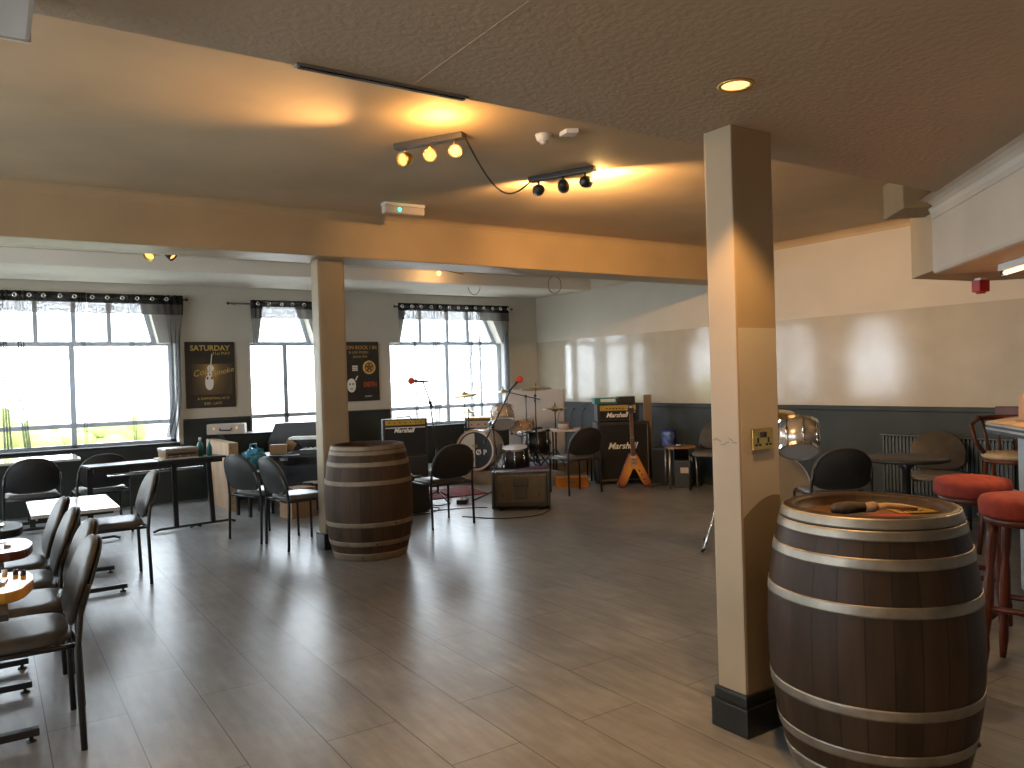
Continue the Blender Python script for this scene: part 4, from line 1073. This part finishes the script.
# small percussion / desk mics left of the stack
t = thing('percussion_table', 'low cluttered table behind the right-hand dark chair', 'table', (6.74, 8.66, 0), math.radians(-30))
m = MB(); m.box((0, 0, .70), (.55, .4, .025)); m.build('tabletop', M['panel'], t, .003)
for sx in (-1, 1):
    for sy in (-1, 1):
        m = MB(); m.tube([(sx*.24, sy*.17, 0), (sx*.24, sy*.17, .69)], .012); m.build('leg', M['blackm'], t)
for k, (dx_, lb) in enumerate(((-.17, 'leftmost of three thin gooseneck microphones before the white wall'), (0, 'middle of three thin gooseneck microphones before the white wall'), (.15, 'rightmost gooseneck microphone, next to the amplifier stack'))):
    q = thing('gooseneck_microphone', lb, 'microphone', Vector((6.74, 8.66, .7125))+FW*dx_, 0, 'gooseneck microphones')
    m = MB(); m.lathe([(.028, 0), (.025, .012), (0, .012)], 14); m.build('base', M['blackp'], q)
    m = MB(); m.tube([(0, 0, .01), (-.015, 0, .12), (0.01, 0, .22), (.05, 0, .265)], .0045, 6); m.build('gooseneck', M['blackm'], q)
    m = MB(); m.ball((.055, 0, .27), .016, 8); m.build('capsule', M['blackp'], q)
t = thing('small_drum', 'small pale drum with wooden rim on the cluttered table', 'drum', Vector((6.58, 8.62, .7125)), 0)
m = MB(); m.lathe([(.07, 0), (.075, .10), (0, .10)], 20); m.build('shell', M['panel'], t)
m = MB(); m.lathe([(.077, .085), (.08, .085), (.08, .105), (.077, .105)], 20, close=True); m.build('rim', M['wood'], t)

# ------------------------------------------------------------------ guitar stack and guitar
ar = math.radians(-30)
t = thing('speaker_cabinet', 'tall black speaker cabinet with white script badge against the right wall', 'loudspeaker', (7.08, 8.02, 0), ar)
m = MB(); m.box((0, 0, .42), (.70, .36, .80), bev=.014); m.build('cabinet', M['black'], t)
m = MB(); m.box((0, -.181, .42), (.63, .006, .72)); m.build('grille', M['grille'], t)
m = MB(); m.box((0, -.184, .055), (.66, .004, .010)); m.box((.325, -.184, .42), (.008, .004, .74)); m.build('piping', M['plank'], t)
wordmark(t, 'Marshall', .115, (-.02, -.188, .50))
for sx in (-1, 1):
    for sy in (-1, 1):
        m = MB(); m.box((sx*.28, sy*.12, .01), (.05, .05, .02)); m.build('foot', M['blackp'], t)
    m = MB(); m.box((sx*.351, 0, .5), (.006, .14, .08)); m.build('side_handle', M['blackp'], t)
for i, (dx_, lb, wmark) in enumerate(((-.055, 'black amplifier head with gold panel on the speaker cabinet', 'Marshall'),)):
    q = thing('amplifier_head', lb, 'amplifier', Vector((7.08, 8.02, .82))+Vector((math.cos(ar), math.sin(ar), 0))*dx_, ar)
    m = MB(); m.box((0, -.02, .125), (.56, .24, .23), bev=.012); m.build('case', M['black'], q)
    m = MB(); m.box((0, -.142, .185), (.48, .006, .07)); pn = m.build('control_panel', M['gold'], q)
    knobs(pn, [(-.15+.043*k, -.144, .178) for k in range(8)], .010, .016, 'blackp')
    m = MB(); m.box((0, -.142, .085), (.48, .006, .10)); m.build('front_cloth', M['grille'], q)
    wordmark(q, 'Marshall', .085, (-.02, -.147, .088))
    for sx in (-.22, .22):
        m = MB(); m.box((sx, -.02, .006), (.04, .2, .012)); m.build('foot', M['blackp'], q)
ux = Vector((math.cos(ar), math.sin(ar), 0)); uy = Vector((-math.sin(ar), math.cos(ar), 0))
t = thing('pedal_case', 'pale green scuffed case lying on the left of the amplifier head', 'case', Vector((7.08, 8.02, 1.062))-ux*.21, ar)
m = MB(); m.box((0, 0, .04), (.30, .22, .08), bev=.008); m.build('body', M['teal'], t)
m = MB(); m.box((.03, -.112, .045), (.20, .004, .04)); m.build('label_strip', M['white'], t)
t = thing('effects_unit', 'small black box on the right of the amplifier head', 'box', Vector((7.08, 8.02, 1.062))+ux*.08, ar)
m = MB(); m.box((0, 0, .045), (.22, .18, .09), bev=.006); m.build('body', M['blackp'], t)
m = MB(); m.box((0, -.092, .045), (.18, .004, .06)); m.build('front_panel', M['black'], t)
o = MB().box((0, 0, .58), (.11, .03, 1.16), bev=.003).build('plank', M['plank']); o.location = (7.50, 7.93, 0); o.rotation_euler[2] = ar; tag(o, 'grey-brown plank standing upright right of the amplifier stack', 'plank')
# the flying V
t = thing('flying_v_guitar', 'sunburst v-shaped electric guitar leaning on the speaker cabinet', 'guitar', (6.85, 7.52, 0), ar)
t.rotation_euler = (math.radians(-7), 0, ar)
VM = Matrix.Rotation(PI/2, 4, 'X')
vo = [(-.045, .44), (-.07, .40), (-.225, .055), (-.22, .015), (-.19, .0), (-.145, .0), (-.12, .02), (-.02, .22), (0, .235), (.02, .22), (.12, .02), (.145, .0), (.19, .0), (.22, .015), (.225, .055), (.07, .40), (.045, .44)]
m = MB(); m.prism(vo, -.02, .02, VM); m.build('body', M['burstedge'], t, .006)
vi = [(x*.90, .235+(z-.235)*.90+.004) for x, z in vo]
m = MB(); m.prism(vi, .0195, .0215, VM); m.build('top', M['burst'], t)
m = MB(); m.prism([(-.028, .40), (.028, .40), (.022, .93), (-.022, .93)], .012, .034, VM); nk = m.build('neck', M['wood'], t, .004)
m = MB(); m.prism([(-.026, .40), (.026, .40), (.021, .925), (-.021, .925)], .034, .039, VM); m.build('fingerboard', M['rose'], nk)
m = MB(); m.prism([(-.022, .93), (.022, .93), (.045, .99), (.028, 1.06), (0, 1.085), (-.028, 1.06), (-.045, .99)], .014, .028, VM); hd = m.build('headstock', M['blackp'], t, .003)
for s in (-1, 1):
    for k in range(3):
        m = MB(); m.tube([(s*.035, -.02, .965+.028*k), (s*.06, -.02, .965+.028*k)], .006, 8); m.build('tuning_peg', M['panel'], hd)
m = MB(); m.prism(superellipse(.05, .03, 16, 3), .028, .031, VM, (0, 0, 1.03)); m.build('badge', M['panel'], hd)
for z in (.385, .325):
    m = MB(); m.box((0, -.027, z), (.075, .014, .034), bev=.003); m.build('pickup', M['panel'] if z > .33 else M['chrome'], t)
m = MB(); m.box((0, -.027, .275), (.085, .014, .018)); m.build('bridge', M['chrome'], t)
for k in range(3):
    m = MB(); m.lathe([(.012, 0), (.010, .016), (0, .016)], 12, m=Matrix.Translation((.07+.028*k, -.022, .21-.055*k)) @ Matrix.Rotation(PI/2, 4, 'X')); m.build('knob', M['blackp'], t)
m = MB()
for k in range(6): m.tube([(-.022+.0088*k, -.034, .275), (-.016+.0064*k, -.043, .95)], .0007, 4)
m.build('strings', M['chrome'], t)
# orange case and cloth by the stage
t = thing('orange_case', 'flat orange case on the floor at the stage edge under the chair', 'case', (6.34, 8.16, 0), ar-.1)
m = MB(); m.box((0, 0, .065), (.42, .16, .13), bev=.006); m.build('body', M['orange'], t)
m = MB(); m.box((0, -.082, .065), (.10, .006, .03)); m.build('handle', M['carton'], t)
o = MB().prism([(-.22, -.12), (.2, -.14), (.26, .1), (-.18, .14)], 0, .03).build('folded_cloth', M['purple'], None, .01); o.location = (6.14, 8.80, SZ); tag(o, 'purple cloth folded on the stage floor by the amplifier stack', 'cloth')
# speaker, blue plate and low table left of the near pillar
t = thing('floor_speaker', 'black box speaker on the floor right of the amplifier stack', 'loudspeaker', (7.45, 7.48, 0), math.radians(-75))
m = MB(); m.box((0, 0, .235), (.34, .36, .47), bev=.01); m.build('cabinet', M['blackp'], t)
m = MB(); m.box((0, -.182, .235), (.30, .006, .42)); m.build('grille', M['grille'], t)
m = MB(); m.box((-.172, 0, .33), (.006, .08, .05)); m.build('label_plate', M['uph'], t)
t = thing('patterned_tin', 'blue and white patterned tin standing on the black box speaker', 'tin', (7.45, 7.50, .47), math.radians(-75))
m = MB(); m.lathe([(0, 0), (.085, 0), (.085, .22), (.078, .23), (0, .23)], 28); m.build('body', M['blueplate'], t)
m = MB(); m.lathe([(.087, .21), (.09, .21), (.09, .235), (0, .235)], 28); m.build('lid', M['blue'], t)
t = thing('side_table', 'low round-edged side table with bits on it left of the near pillar', 'table', (7.26, 7.10, 0), math.radians(-33))
m = MB(); m.prism(superellipse(.38, .32, 30, 3.5), .50, .525); m.build('tabletop', M['wood'], t)
for sx in (-1, 1):
    for sy in (-1, 1):
        m = MB(); m.tube([(sx*.17, sy*.13, 0), (sx*.165, sy*.125, .50)], .011); m.build('leg', M['steel'], t)
o = MB().lathe([(0, 0), (.035, 0), (.045, .02), (.04, .022), (.03, .006), (0, .006)], 18).build('ashtray', M['chrome']); o.location = (7.20, 7.06, .525); tag(o, 'small silver dish on the low side table', 'dish')
t = thing('power_adapter', 'black box with pale label on the floor beneath the side table', 'box', (7.30, 7.10, 0), math.radians(-50))
m = MB(); m.box((0, 0, .17), (.20, .16, .34), bev=.008); m.build('body', M['blackp'], t)
m = MB(); m.box((.02, -.082, .22), (.10, .004, .07)); m.build('label_plate', M['panel'], t)

# ------------------------------------------------------------------ silver kit right of the near pillar
def silver(*a, **k): return drum(*a, **k)
SZ0 = SZ
drum('silver_tom', 'silver tom-tom tilted towards us just right of the near pillar', (5.91, 4.36, .845), (.38, .30, .85), .165, .25, 'silver', group='silver drum kit')
t, A = drum('silver_bass_drum', 'silver bass drum mostly hidden by the near pillar', (6.26, 4.93, .335), (-.70, -.71, 0), .315, .36, 'silver', front='skind', hoopm='panel', group='silver drum kit')
m = MB(); m.tube([(-.08, -.16, .31), (-.16, -.30, .40), (-.26, -.42, .44)], .012); m.build('tom_post', M['chrome'], t)
for s in (-1, 1):
    m = MB(); p = Vector((.76, -.65, 0))*s; m.tube([p*.24+Vector((0, 0, -.1)), p*.40+Vector((0, 0, -.33))], .008); m.build('spur', M['chrome'], t)
t = thing('hi_hat_stand', 'chrome tripod hi-hat stand peeping out left of the near pillar', 'stand', (4.98, 4.47, 0), 0, 'silver drum kit')
m = MB(); m.tube([(0, 0, .06), (0, 0, .95)], .012); m.build('tube', M['chrome'], t)
for a in (3.35, 1.2, 5.3):
    m = MB(); m.tube([(0, 0, .36), (.10*math.cos(a), .10*math.sin(a), .20), (.245*math.cos(a), .245*math.sin(a), .014)], .010); lg = m.build('leg', M['chrome'], t)
    m = MB(); m.tube([(.225*math.cos(a), .225*math.sin(a), .026), (.26*math.cos(a), .26*math.sin(a), .013)], .013, 8); m.build('rubber_foot', M['blackp'], lg)
cymbal('thin cymbal above the silver tom right of the near pillar', (5.82, 4.52, 1.07), .16, (-.2, -.1, 1))
t = thing('cymbal_stand', 'straight chrome stand carrying the cymbal behind the silver tom', 'stand', (5.82, 4.52, 0), 0, 'silver drum kit')
m = MB(); m.tube([(0, 0, .58), (0, 0, 1.08)], .008); m.build('tube', M['chrome'], t)
m = MB(); m.lathe([(.02, .56), (.02, .60), (.01, .61)], 12); m.build('clamp', M['chrome'], t)

# ------------------------------------------------------------------ right side: table, radiator, bar chairs, stools, bar
t = thing('round_table', 'small dark round pedestal table behind the near barrel', 'table', (6.22, 3.57, 0))
m = MB(); m.lathe([(0, .675), (.315, .675), (.325, .685), (.325, .70), (.315, .705), (0, .705)], 48); m.build('tabletop', M['darktop'], t)
m = MB(); m.lathe([(.035, .03), (.028, .3), (.028, .6), (.10, .675)], 20); m.build('pedestal', M['blackm'], t)
m = MB(); m.lathe([(.23, 0), (.23, .015), (.06, .04), (0, .04)], 32); m.build('base', M['blackm'], t)
t = thing('radiator', 'dark painted panel radiator on the right wall dado', 'radiator', (XR-.028, 4.0, .16))
m = MB()
for k in range(34): m.box((-.045, -.60+.0365*k, .30), (.028, .020, .56), bev=.006)
m.build('fins', M['radiator'], t)
m = MB(); m.box((-.036, 0, .30), (.016, 1.24, .52)); m.build('panel', M['radiator'], t)
m = MB(); m.box((-.045, 0, .595), (.06, 1.26, .014)); m.build('top_grille', M['radiator'], t)
for sy in (-.62, .62):
    m = MB(); m.tube([(-.045, sy, .02), (-.045, sy, -.16)], .010); m.build('pipe', M['radiator'], t)
for sy in (-.4, .4):
    m = MB(); m.box((-.012, sy, .3), (.04, .03, .2)); m.build('bracket', M['radiator'], t)
# captain style bar chair
t = thing('captain_chair', 'dark wooden bar chair with curved arms and cream seat behind the bar end', 'bar chair', (6.48, 2.88, 0), math.radians(105))
m = MB(); m.lathe([(0, .72), (.19, .72), (.205, .735), (.205, .75), (.19, .765), (0, .77)], 36); m.build('seat', M['cream'], t)
m = MB(); m.lathe([(.17, .69), (.20, .69), (.20, .72), (.17, .72)], 32, close=True); m.build('seat_rail', M['redwood'], t)
for sx in (-1, 1):
    for sy in (-1, 1):
        m = MB(); m.tube([(sx*.20, sy*.20, 0), (sx*.18, sy*.18, .25), (sx*.15, sy*.15, .70)], [.016, .02, .015], 10); m.build('leg', M['redwood'], t)
m = MB(); m.torus((0, 0, .28), .235, .011, None, 28, 8); m.build('foot_ring', M['steel'], t)
m = MB(); pts = [(.235*math.cos(a), -.05-.19*math.sin(a), 1.02) for a in [PI*i/12 for i in range(13)]]
m.tube(pts, .02); m.build('arm_rail', M['redwood'], t)
m = MB(); m.box((0, -.245, 1.055), (.30, .025, .10), bev=.01); m.build('top_rail', M['redwood'], t)
for k in range(5):
    a = PI*(.1+.8*k/4); m = MB(); m.tube([(.17*math.cos(a), -.02-.16*math.sin(a), .75), (.23*math.cos(a), -.05-.185*math.sin(a), 1.01)], .011); m.build('spindle', M['redwood'], t)
for sx in (-1, 1):
    m = MB(); m.tube([(sx*.235, -.05, 1.02), (sx*.25, .10, .98), (sx*.22, .15, .86), (sx*.17, .08, .76)], .016); m.build('arm', M['redwood'], t)
# red stools
def make_stool(label):
    t = thing('bar_stool', label, 'bar stool', group='red bar stools')
    m = MB(); m.lathe([(0, .735), (.175, .735), (.188, .75), (.19, .80), (.178, .822), (.12, .834), (0, .838)], 44); m.build('seat', M['red'], t)
    m = MB(); m.lathe([(.0, .70), (.165, .70), (.17, .735), (0, .735)], 36); m.build('seat_base', M['redwood'], t)
    for k in range(4):
        a = PI/4+k*PI/2; c, s_ = math.cos(a), math.sin(a)
        m = MB(); zs = [0, .05, .12, .18, .24, .34, .44, .50, .56, .64, .70]; rr = [.014, .018, .023, .017, .022, .026, .022, .016, .022, .024, .022]
        m.tube([((.21-.09*z)*c, (.21-.09*z)*s_, z) for z in zs], rr, 12); m.build('leg', M['redwood'], t)
    for z, q in ((.25, 0), (.31, 1)):
        for k in range(2):
            a = PI/4+(2*k+q)*PI/2; b_ = a+PI/2; r_ = .21-.09*z
            m = MB(); m.tube([(r_*math.cos(a), r_*math.sin(a), z), (r_*math.cos(b_), r_*math.sin(b_), z)], .014, 10); m.build('stretcher', M['redwood'], t)
    return t
s1 = make_stool('red-topped wooden bar stool nearest the round table, partly behind the barrel'); s1.location = (4.46, 2.19, 0); s1.rotation_euler[2] = .35
s2 = copy_tree(s1); s2['label'] = 'red-topped wooden bar stool at the right edge, nearer to us'; s2.location = (4.00, 1.73, 0); s2.rotation_euler[2] = .15
# bar
bp = [(4.98, 2.34), (3.60, .94), (4.2, .34), (6.6, 2.6), (5.75, 2.45)]
bp = [(4.98, 2.36), (5.70, 2.44), (6.9, 1.9), (5.4, -.2), (3.75, -.9), (3.35, .71)]
t = thing('bar_counter', 'grey-fronted bar counter with lit wooden top at the right edge', 'bar counter', (0, 0, 0))
def inset(poly, d):
    c = Vector((sum(p[0] for p in poly)/len(poly), sum(p[1] for p in poly)/len(poly))); return [tuple(c+(Vector(p)-c)*(1-d/((Vector(p)-c).length))) for p in poly]
for k, (z0, z1, mm, ins) in enumerate(((1.035, 1.055, 'blackp', .006), (1.055, 1.067, 'steel', 0), (1.067, 1.082, 'blackp', .006), (1.082, 1.092, 'steel', 0), (1.092, 1.102, 'bartop', .003))):
    m = MB(); m.prism(inset(bp, ins), z0, z1); m.build('counter_top' if mm == 'bartop' else 'edge_band', M[mm], t)
ins = [(5.02, 2.20), (5.62, 2.29), (6.6, 1.8), (5.3, -.1), (3.9, -.7), (3.52, .70)]
m = MB(); m.prism(ins, .12, 1.035); m.build('front_panel', M['greyw'], t)
m = MB(); m.prism(inset(ins, .03), 0, .12); m.build('plinth', M['blackp'], t)
m = MB(); m.prism([(5.035, 2.235), (3.53, .725), (3.505, .75), (5.01, 2.26)], .66, .70); m.build('dado_rail', M['white'], t)
t = thing('menu_holder', 'pale wooden menu block standing on the bar top', 'menu block', (5.08, 2.15, 1.102), math.radians(45))
m = MB(); m.prism([(-.05, 0), (.05, 0), (.035, .16), (-.02, .16)], -.05, .05, XZ); m.build('block', M['pine'], t)
m = MB(); m.box((0, 0, .004), (.13, .12, .008)); m.build('foot', M['wood'], t)
# fire call point under the soffit
t = thing('fire_alarm', 'red fire alarm sounder under the bar soffit', 'fire alarm', (5.64, 2.68, 1.955), math.radians(-20))
m = MB(); m.box((0, 0, .02), (.085, .07, .08), bev=.008); m.build('body', M['redpl'], t)
m = MB(); m.lathe([(.03, -.02), (.03, -.03), (0, -.03)], 16, (0, 0, .0)); m.build('sounder', M['redpl'], t)
m = MB(); m.box((0, 0, .066), (.05, .05, .02)); m.build('mount', M['white'], t)
# strip light under the soffit
t = thing('strip_light', 'slim fluorescent strip light under the bar soffit', 'strip light', (4.40, 1.80, 1.955), math.radians(45))
m = MB(); m.box((0, 0, .022), (.90, .06, .036), bev=.004); m.build('housing', M['white'], t)
m = MB(); m.tube([(-.44, 0, -.008), (.44, 0, -.008)], .013); m.build('tube', M['tube'], t)
for sx in (-1, 1):
    m = MB(); m.box((sx*.44, 0, -.002), (.02, .034, .04)); m.build('lamp_holder', M['blackp'], t)
d = bpy.data.lights.new('strip_light_glow', 'AREA'); d.shape = 'RECTANGLE'; d.size = .85; d.size_y = .03; d.energy = 12; d.color = (1, .66, .34)
o = link_light('strip_light_glow', d, (4.40, 1.80, 1.935)); o.rotation_euler = (0, 0, math.radians(45))

# ------------------------------------------------------------------ ceiling fittings
# spotlight bars: (bar ends, heads: position along bar, aim)
def spot_bar(label, p0, p1, heads, shadem, group='spotlight bars', z=2.92):
    p0 = Vector(p0); p1 = Vector(p1); c = (p0+p1)/2; t = thing('spotlight_bar', label, 'spotlights', (c.x, c.y, z), 0, group)
    d = (p1-p0); L = d.length; d.normalize(); rz = math.atan2(d.y, d.x)
    m = MB(); m.box((0, 0, -.018), (L, .06, .036), rz, .006); m.build('bar', M['uph'] if shadem == 'brass' else M['blackp'], t)
    for s, aim, hot in heads:
        a = Vector(aim).normalized(); q = d*(s*L/2)
        head = q+Vector((0, 0, -.10))
        m = MB(); m.tube([q+Vector((0, 0, -.03)), head+Vector((0, 0, .03))], .009); st = m.build('stem', M['brass'] if shadem == 'brass' else M['blackm'], t)
        A = axis(a)
        m = MB(); m.lathe([(.010, -.050), (.025, -.047), (.037, -.028), (.042, .0), (.042, .036), (.038, .036), (.038, .0), (.025, -.032), (0, -.036)], 22, head, A); sh = m.build('shade', M[shadem], t)
        m = MB(); m.lathe([(.036, .024), (.025, .033), (0, .035)], 20, head, A); m.build('lamp', M['bulbhot' if hot else 'bulb'], sh)
    return t
H1 = [(-.72, (-.80, -.35, -.30), 0), (.0, (-.25, -.55, -.18), 0), (.72, (-.30, -.80, -.25), 1)]
spot_bar('brass spotlight bar with three lit lamps, nearer the middle of the ceiling', (2.16, 4.46, 0), (2.41, 4.05, 0), H1, 'brass')
H2 = [(-.72, (.35, .85, .15), 0), (.05, (.6, .7, -.25), 0), (.72, (.90, .38, .22), 0)]
spot_bar('black spotlight bar with three round heads to the right of the cable', (3.38, 4.75, 0), (3.60, 4.27, 0), H2, 'blackp')
spot('lamp_left_a', (2.00, 4.30, 2.72), (-1.6, 3.2, 1.9), 110, WARM, 100, 1.0)
spot('lamp_left_c', (2.33, 4.06, 2.78), (1.5, 1.6, 1.0), 110, WARM, 86, 1.0)
point('lamp_left_up', (2.15, 3.86, 2.78), 11, (1, .52, .14), .03)
spot('lamp_right_a', (3.43, 4.74, 2.82), (4.4, 7.4, 2.9), 42, WARM, 120, .8)
spot('lamp_right_b', (3.54, 4.57, 2.80), (6.5, 6.4, 2.0), 130, WARM, 110, .8)
spot('lamp_right_c', (3.64, 4.36, 2.825), (7.5, 4.8, 2.7), 150, WARM, 120, .8)
point('lamp_right_glow', (3.68, 4.32, 2.86), 2.5, (1, .6, .2), .02)
# cable slung between the bars
m = MB(); P0 = Vector((2.41, 4.05, 2.90)); P1 = Vector((3.38, 4.75, 2.89))
m.tube([P0.lerp(P1, i/14)+Vector((0, 0, -.20*math.sin(PI*i/14)*(1-.0*i))) for i in range(15)], .006, 8)
o = m.build('power_cable', M['blackp']); tag(o, 'black cable slung between the two ceiling spotlight bars', 'cable')
# smoke detector with small bracket
t = thing('smoke_detector', 'white smoke detector on the ceiling above the slung cable', 'smoke detector', (2.86, 3.86, 2.92))
m = MB(); m.lathe([(0, -.045), (.03, -.045), (.045, -.032), (.05, -.012), (.052, 0), (0, 0)], 24); m.build('body', M['white'], t)
m = MB(); m.lathe([(0, -.058), (.02, -.056), (.026, -.045), (0, -.044)], 18); m.build('sensor', M['white'], t)
m = MB(); m.prism([(.05, -.16), (.11, -.20), (.14, -.12), (.06, -.08)], -.025, 0); m.build('junction_box', M['white'], t)
# emergency exit light
t = thing('emergency_light', 'slim emergency light with green indicator on the ceiling by the beam', 'emergency light', (2.93, 5.95, 2.92), math.radians(-2))
m = MB(); m.box((0, 0, -.012), (.36, .09, .024), bev=.004); m.build('base', M['white'], t)
m = MB(); m.box((0, 0, -.055), (.36, .075, .065), bev=.018); m.build('diffuser', M['panel'], t)
m = MB(); m.ball((-.05, -.042, -.055), .014, 10); m.build('indicator', M['exitgreen'], t)
# linear slot diffuser on the edge of the low ceiling
t = thing('slot_vent', 'narrow dark slot vent along the edge of the low ceiling', 'air vent', (1.105, 2.338, 2.42))
m = MB(); m.box((0, 0, -.004), (.60, .032, .008)); m.build('frame', M['steel'], t)
m = MB(); m.box((0, 0, -.0095), (.58, .018, .004)); m.build('slot', M['black'], t)
# recessed downlight
t = thing('downlight', 'round recessed downlight glowing by the near pillar head', 'downlight', (2.14, 1.79, 2.42))
m = MB(); m.lathe([(.048, -.001), (.062, -.001), (.060, -.007), (.048, -.006)], 32, close=True); m.build('bezel', M['brass'], t)
m = MB(); m.lathe([(0, -.003), (.046, -.003), (.046, -.0005), (0, -.0005)], 28); m.build('lamp', M['bulbhot'], t)
spot('downlight_beam', (2.14, 1.79, 2.40), (2.22, 1.84, 0), 70, (1, .56, .2), 100, .35, .04)
# prismatic fluorescent fitting at the top left corner
t = thing('ceiling_light', 'unlit prismatic fluorescent fitting at the top left corner of the view', 'ceiling light', (.04, 1.58, 2.42), 0)
m = MB(); m.box((0, 0, -.012), (.15, 1.36, .024)); m.build('base', M['white'], t)
m = MB(); m.box((0, 0, -.065), (.15, 1.38, .082), bev=.012); m.build('diffuser', M['diffuser'], t)
m = MB(); m.box((0, .694, -.06), (.155, .012, .096), bev=.004); m.build('end_cap', M['white'], t)
# back spots over the stage area
def small_spot(label, x, y, aim, mt='brass', z=2.76, lit=True):
    t = thing('ceiling_spotlight', label, 'spotlight', (x, y, z), 0, 'small ceiling spotlights'); a = axis(aim)
    m = MB(); m.lathe([(0, -.02), (.035, -.018), (.04, 0), (0, 0)], 18); m.build('base', M[mt], t)
    m = MB(); m.tube([(0, 0, -.015), (0, 0, -.075)], .008); m.build('stem', M[mt], t)
    h = (0, 0, -.10)
    m = MB(); m.lathe([(.01, -.06), (.03, -.055), (.046, -.01), (.052, .05), (.047, .05), (.03, -.03), (0, -.04)], 20, h, a); sh = m.build('shade', M[mt], t)
    m = MB(); m.lathe([(.042, .03), (.03, .042), (0, .045)], 18, h, a); m.build('lamp', M['bulb' if lit else 'panel'], sh)
    return t
small_spot('brass ceiling spotlight over the big window, left of the pair', 1.26, 7.66, (-.5, -.6, -.6))
small_spot('dark ceiling spotlight over the big window, right of the pair', 1.40, 7.58, (.6, -.4, -.6), 'blackp')
t = thing('bare_bulb', 'small glowing bare bulb on the stage ceiling', 'bulb', (4.45, 8.15, 2.76))
m = MB(); m.lathe([(.03, 0), (.028, -.02), (.016, -.035), (0, -.035)], 16); m.build('holder', M['white'], t)
m = MB(); m.ball((0, 0, -.062), .03, 14); m.build('globe', M['bulbhot'], t)
point('bare_bulb_light', (4.45, 8.15, 2.64), 2.5, WARM, .03)
spot('stage_spot_light', (1.24, 7.60, 2.62), (.5, 6.6, 1.6), 6, WARM, 90, .6)
for (x, y, r, lb) in ((5.20, 8.75-.15, .10, 'left loop of loose cable hanging from the stage ceiling'), (6.03, 8.0, .11, 'right loop of loose cable hanging from the stage ceiling')):
    m = MB(); pts = [(r*.75*math.sin(a), .0, -.04-r-r*math.cos(a)*1.0) for a in [PI*2*i/20 for i in range(21)]]
    m.tube([(0, 0, 0), (0, 0, -.04-2*r+2*r)]+[(p[0], p[1], p[2]) for p in [(r*.75*math.sin(a), 0, -.04-r+r*math.cos(a)) for a in [PI*2*i/20 for i in range(21)]]], .005, 6)
    o = m.build('cable_loop', M['carton']); o.location = (x, y, 2.76); o.rotation_euler[2] = -.58; tag(o, lb, 'cable', 'hanging cable loops')
m = MB(); m.tube([(4.05, 7.9, 2.755), (4.3, 8.05, 2.735), (4.45, 8.15, 2.75), (4.8, 8.3, 2.735), (5.20, 8.6, 2.755)], .005, 6); o = m.build('ceiling_cable', M['carton']); tag(o, 'thin cable running along the stage ceiling past the bulb', 'cable')
for (x, y, lb) in ((6.05, 7.6, 'dark round ceiling fitting near the right loop of cable'), ):
    o = MB().lathe([(0, -.03), (.05, -.028), (.06, 0), (0, 0)], 20).build('ceiling_rose', M['blackp']); o.location = (x, y, 2.76); tag(o, lb, 'ceiling fitting')
# unseen downlights added behind the viewpoint as warm fill for the room
for i, (x, y) in enumerate(((.2, -.6), (-1.6, .2), (.2, -2.4), (-2.4, -2.0))):
    t = thing('downlight', 'added unseen fill downlight in the low ceiling behind the viewpoint', 'downlight', (x, y, 2.42), 0, 'added fill downlights behind the viewpoint')
    m = MB(); m.lathe([(.048, -.001), (.062, -.001), (.060, -.007), (.048, -.006)], 32, close=True); m.build('bezel', M['brass'], t)
    m = MB(); m.lathe([(0, -.003), (.046, -.003), (.046, -.0005), (0, -.0005)], 28); m.build('lamp', M['bulbhot'], t)
    spot('downlight_beam', (x, y, 2.40), (x, y, 0), 170, (1, .62, .28), 130, .6, .04)
# a pendant over the serving side of the bar throws light on the top, the stools and the floor
spot('bar_lamp', (4.75, 1.55, 1.96), (4.2, 1.75, 0), 30, (1, .68, .36), 120, .3, .02)

# ------------------------------------------------------------------ cables and bits on the floor
def cable(label, pts, r=.005):
    out = []; P = [Vector((p[0], p[1], r)) for p in pts]; P = [P[0]]+P+[P[-1]]
    for i in range(len(P)-3):
        p0, p1, p2, p3 = P[i:i+4]
        for k in range(6):
            u = k/6; out.append(.5*((2*p1)+(p2-p0)*u+(2*p0-5*p1+4*p2-p3)*u*u+(3*p1-p0-3*p2+p3)*u**3))
    out.append(P[-1]); m = MB(); m.tube(out, r, 6); o = m.build('floor_cable', M['blackp']); tag(o, label, 'cable', 'cables on the floor')
cable('black cable looping on the floor behind the chair by the far barrel', [(3.55, 7.75), (3.9, 7.6), (4.2, 7.85), (4.0, 8.05), (3.9, 7.8), (4.4, 7.65), (4.62, 7.5)])
cable('black cable curving in front of the wedge monitor', [(4.12, 7.2), (4.35, 6.82), (4.7, 6.7), (4.95, 6.82), (5.1, 6.95)])
cable('black cable coiled by the microphone stand feet', [(4.3, 8.5), (4.6, 8.45), (4.55, 8.2), (4.3, 8.0), (4.25, 8.3), (4.6, 8.6), (4.9, 8.4)])
cable('cable trailing from the black box speaker along the right wall', [(6.95, 7.3), (7.1, 7.42), (7.25, 7.38), (7.3, 7.3)])
for i, (x, y, rz, lb) in enumerate(((4.12, 8.16, -.5, 'small black effects pedal left among the floor cables'), (4.58, 7.98, -.7, 'small black effects pedal right among the floor cables'))):
    t = thing('effects_pedal', lb, 'pedal', (x, y, 0), rz, 'effects pedals')
    m = MB(); m.box((0, 0, .025), (.12, .16, .05), bev=.008); m.build('body', M['blackp'], t)
    m = MB(); m.lathe([(.012, .05), (.012, .062), (0, .062)], 12, (0, -.04, 0)); m.build('switch', M['chrome'], t)
    knobs(t, [(-.03, .04, .05), (.03, .04, .05)], .009, .016, 'panel', False)
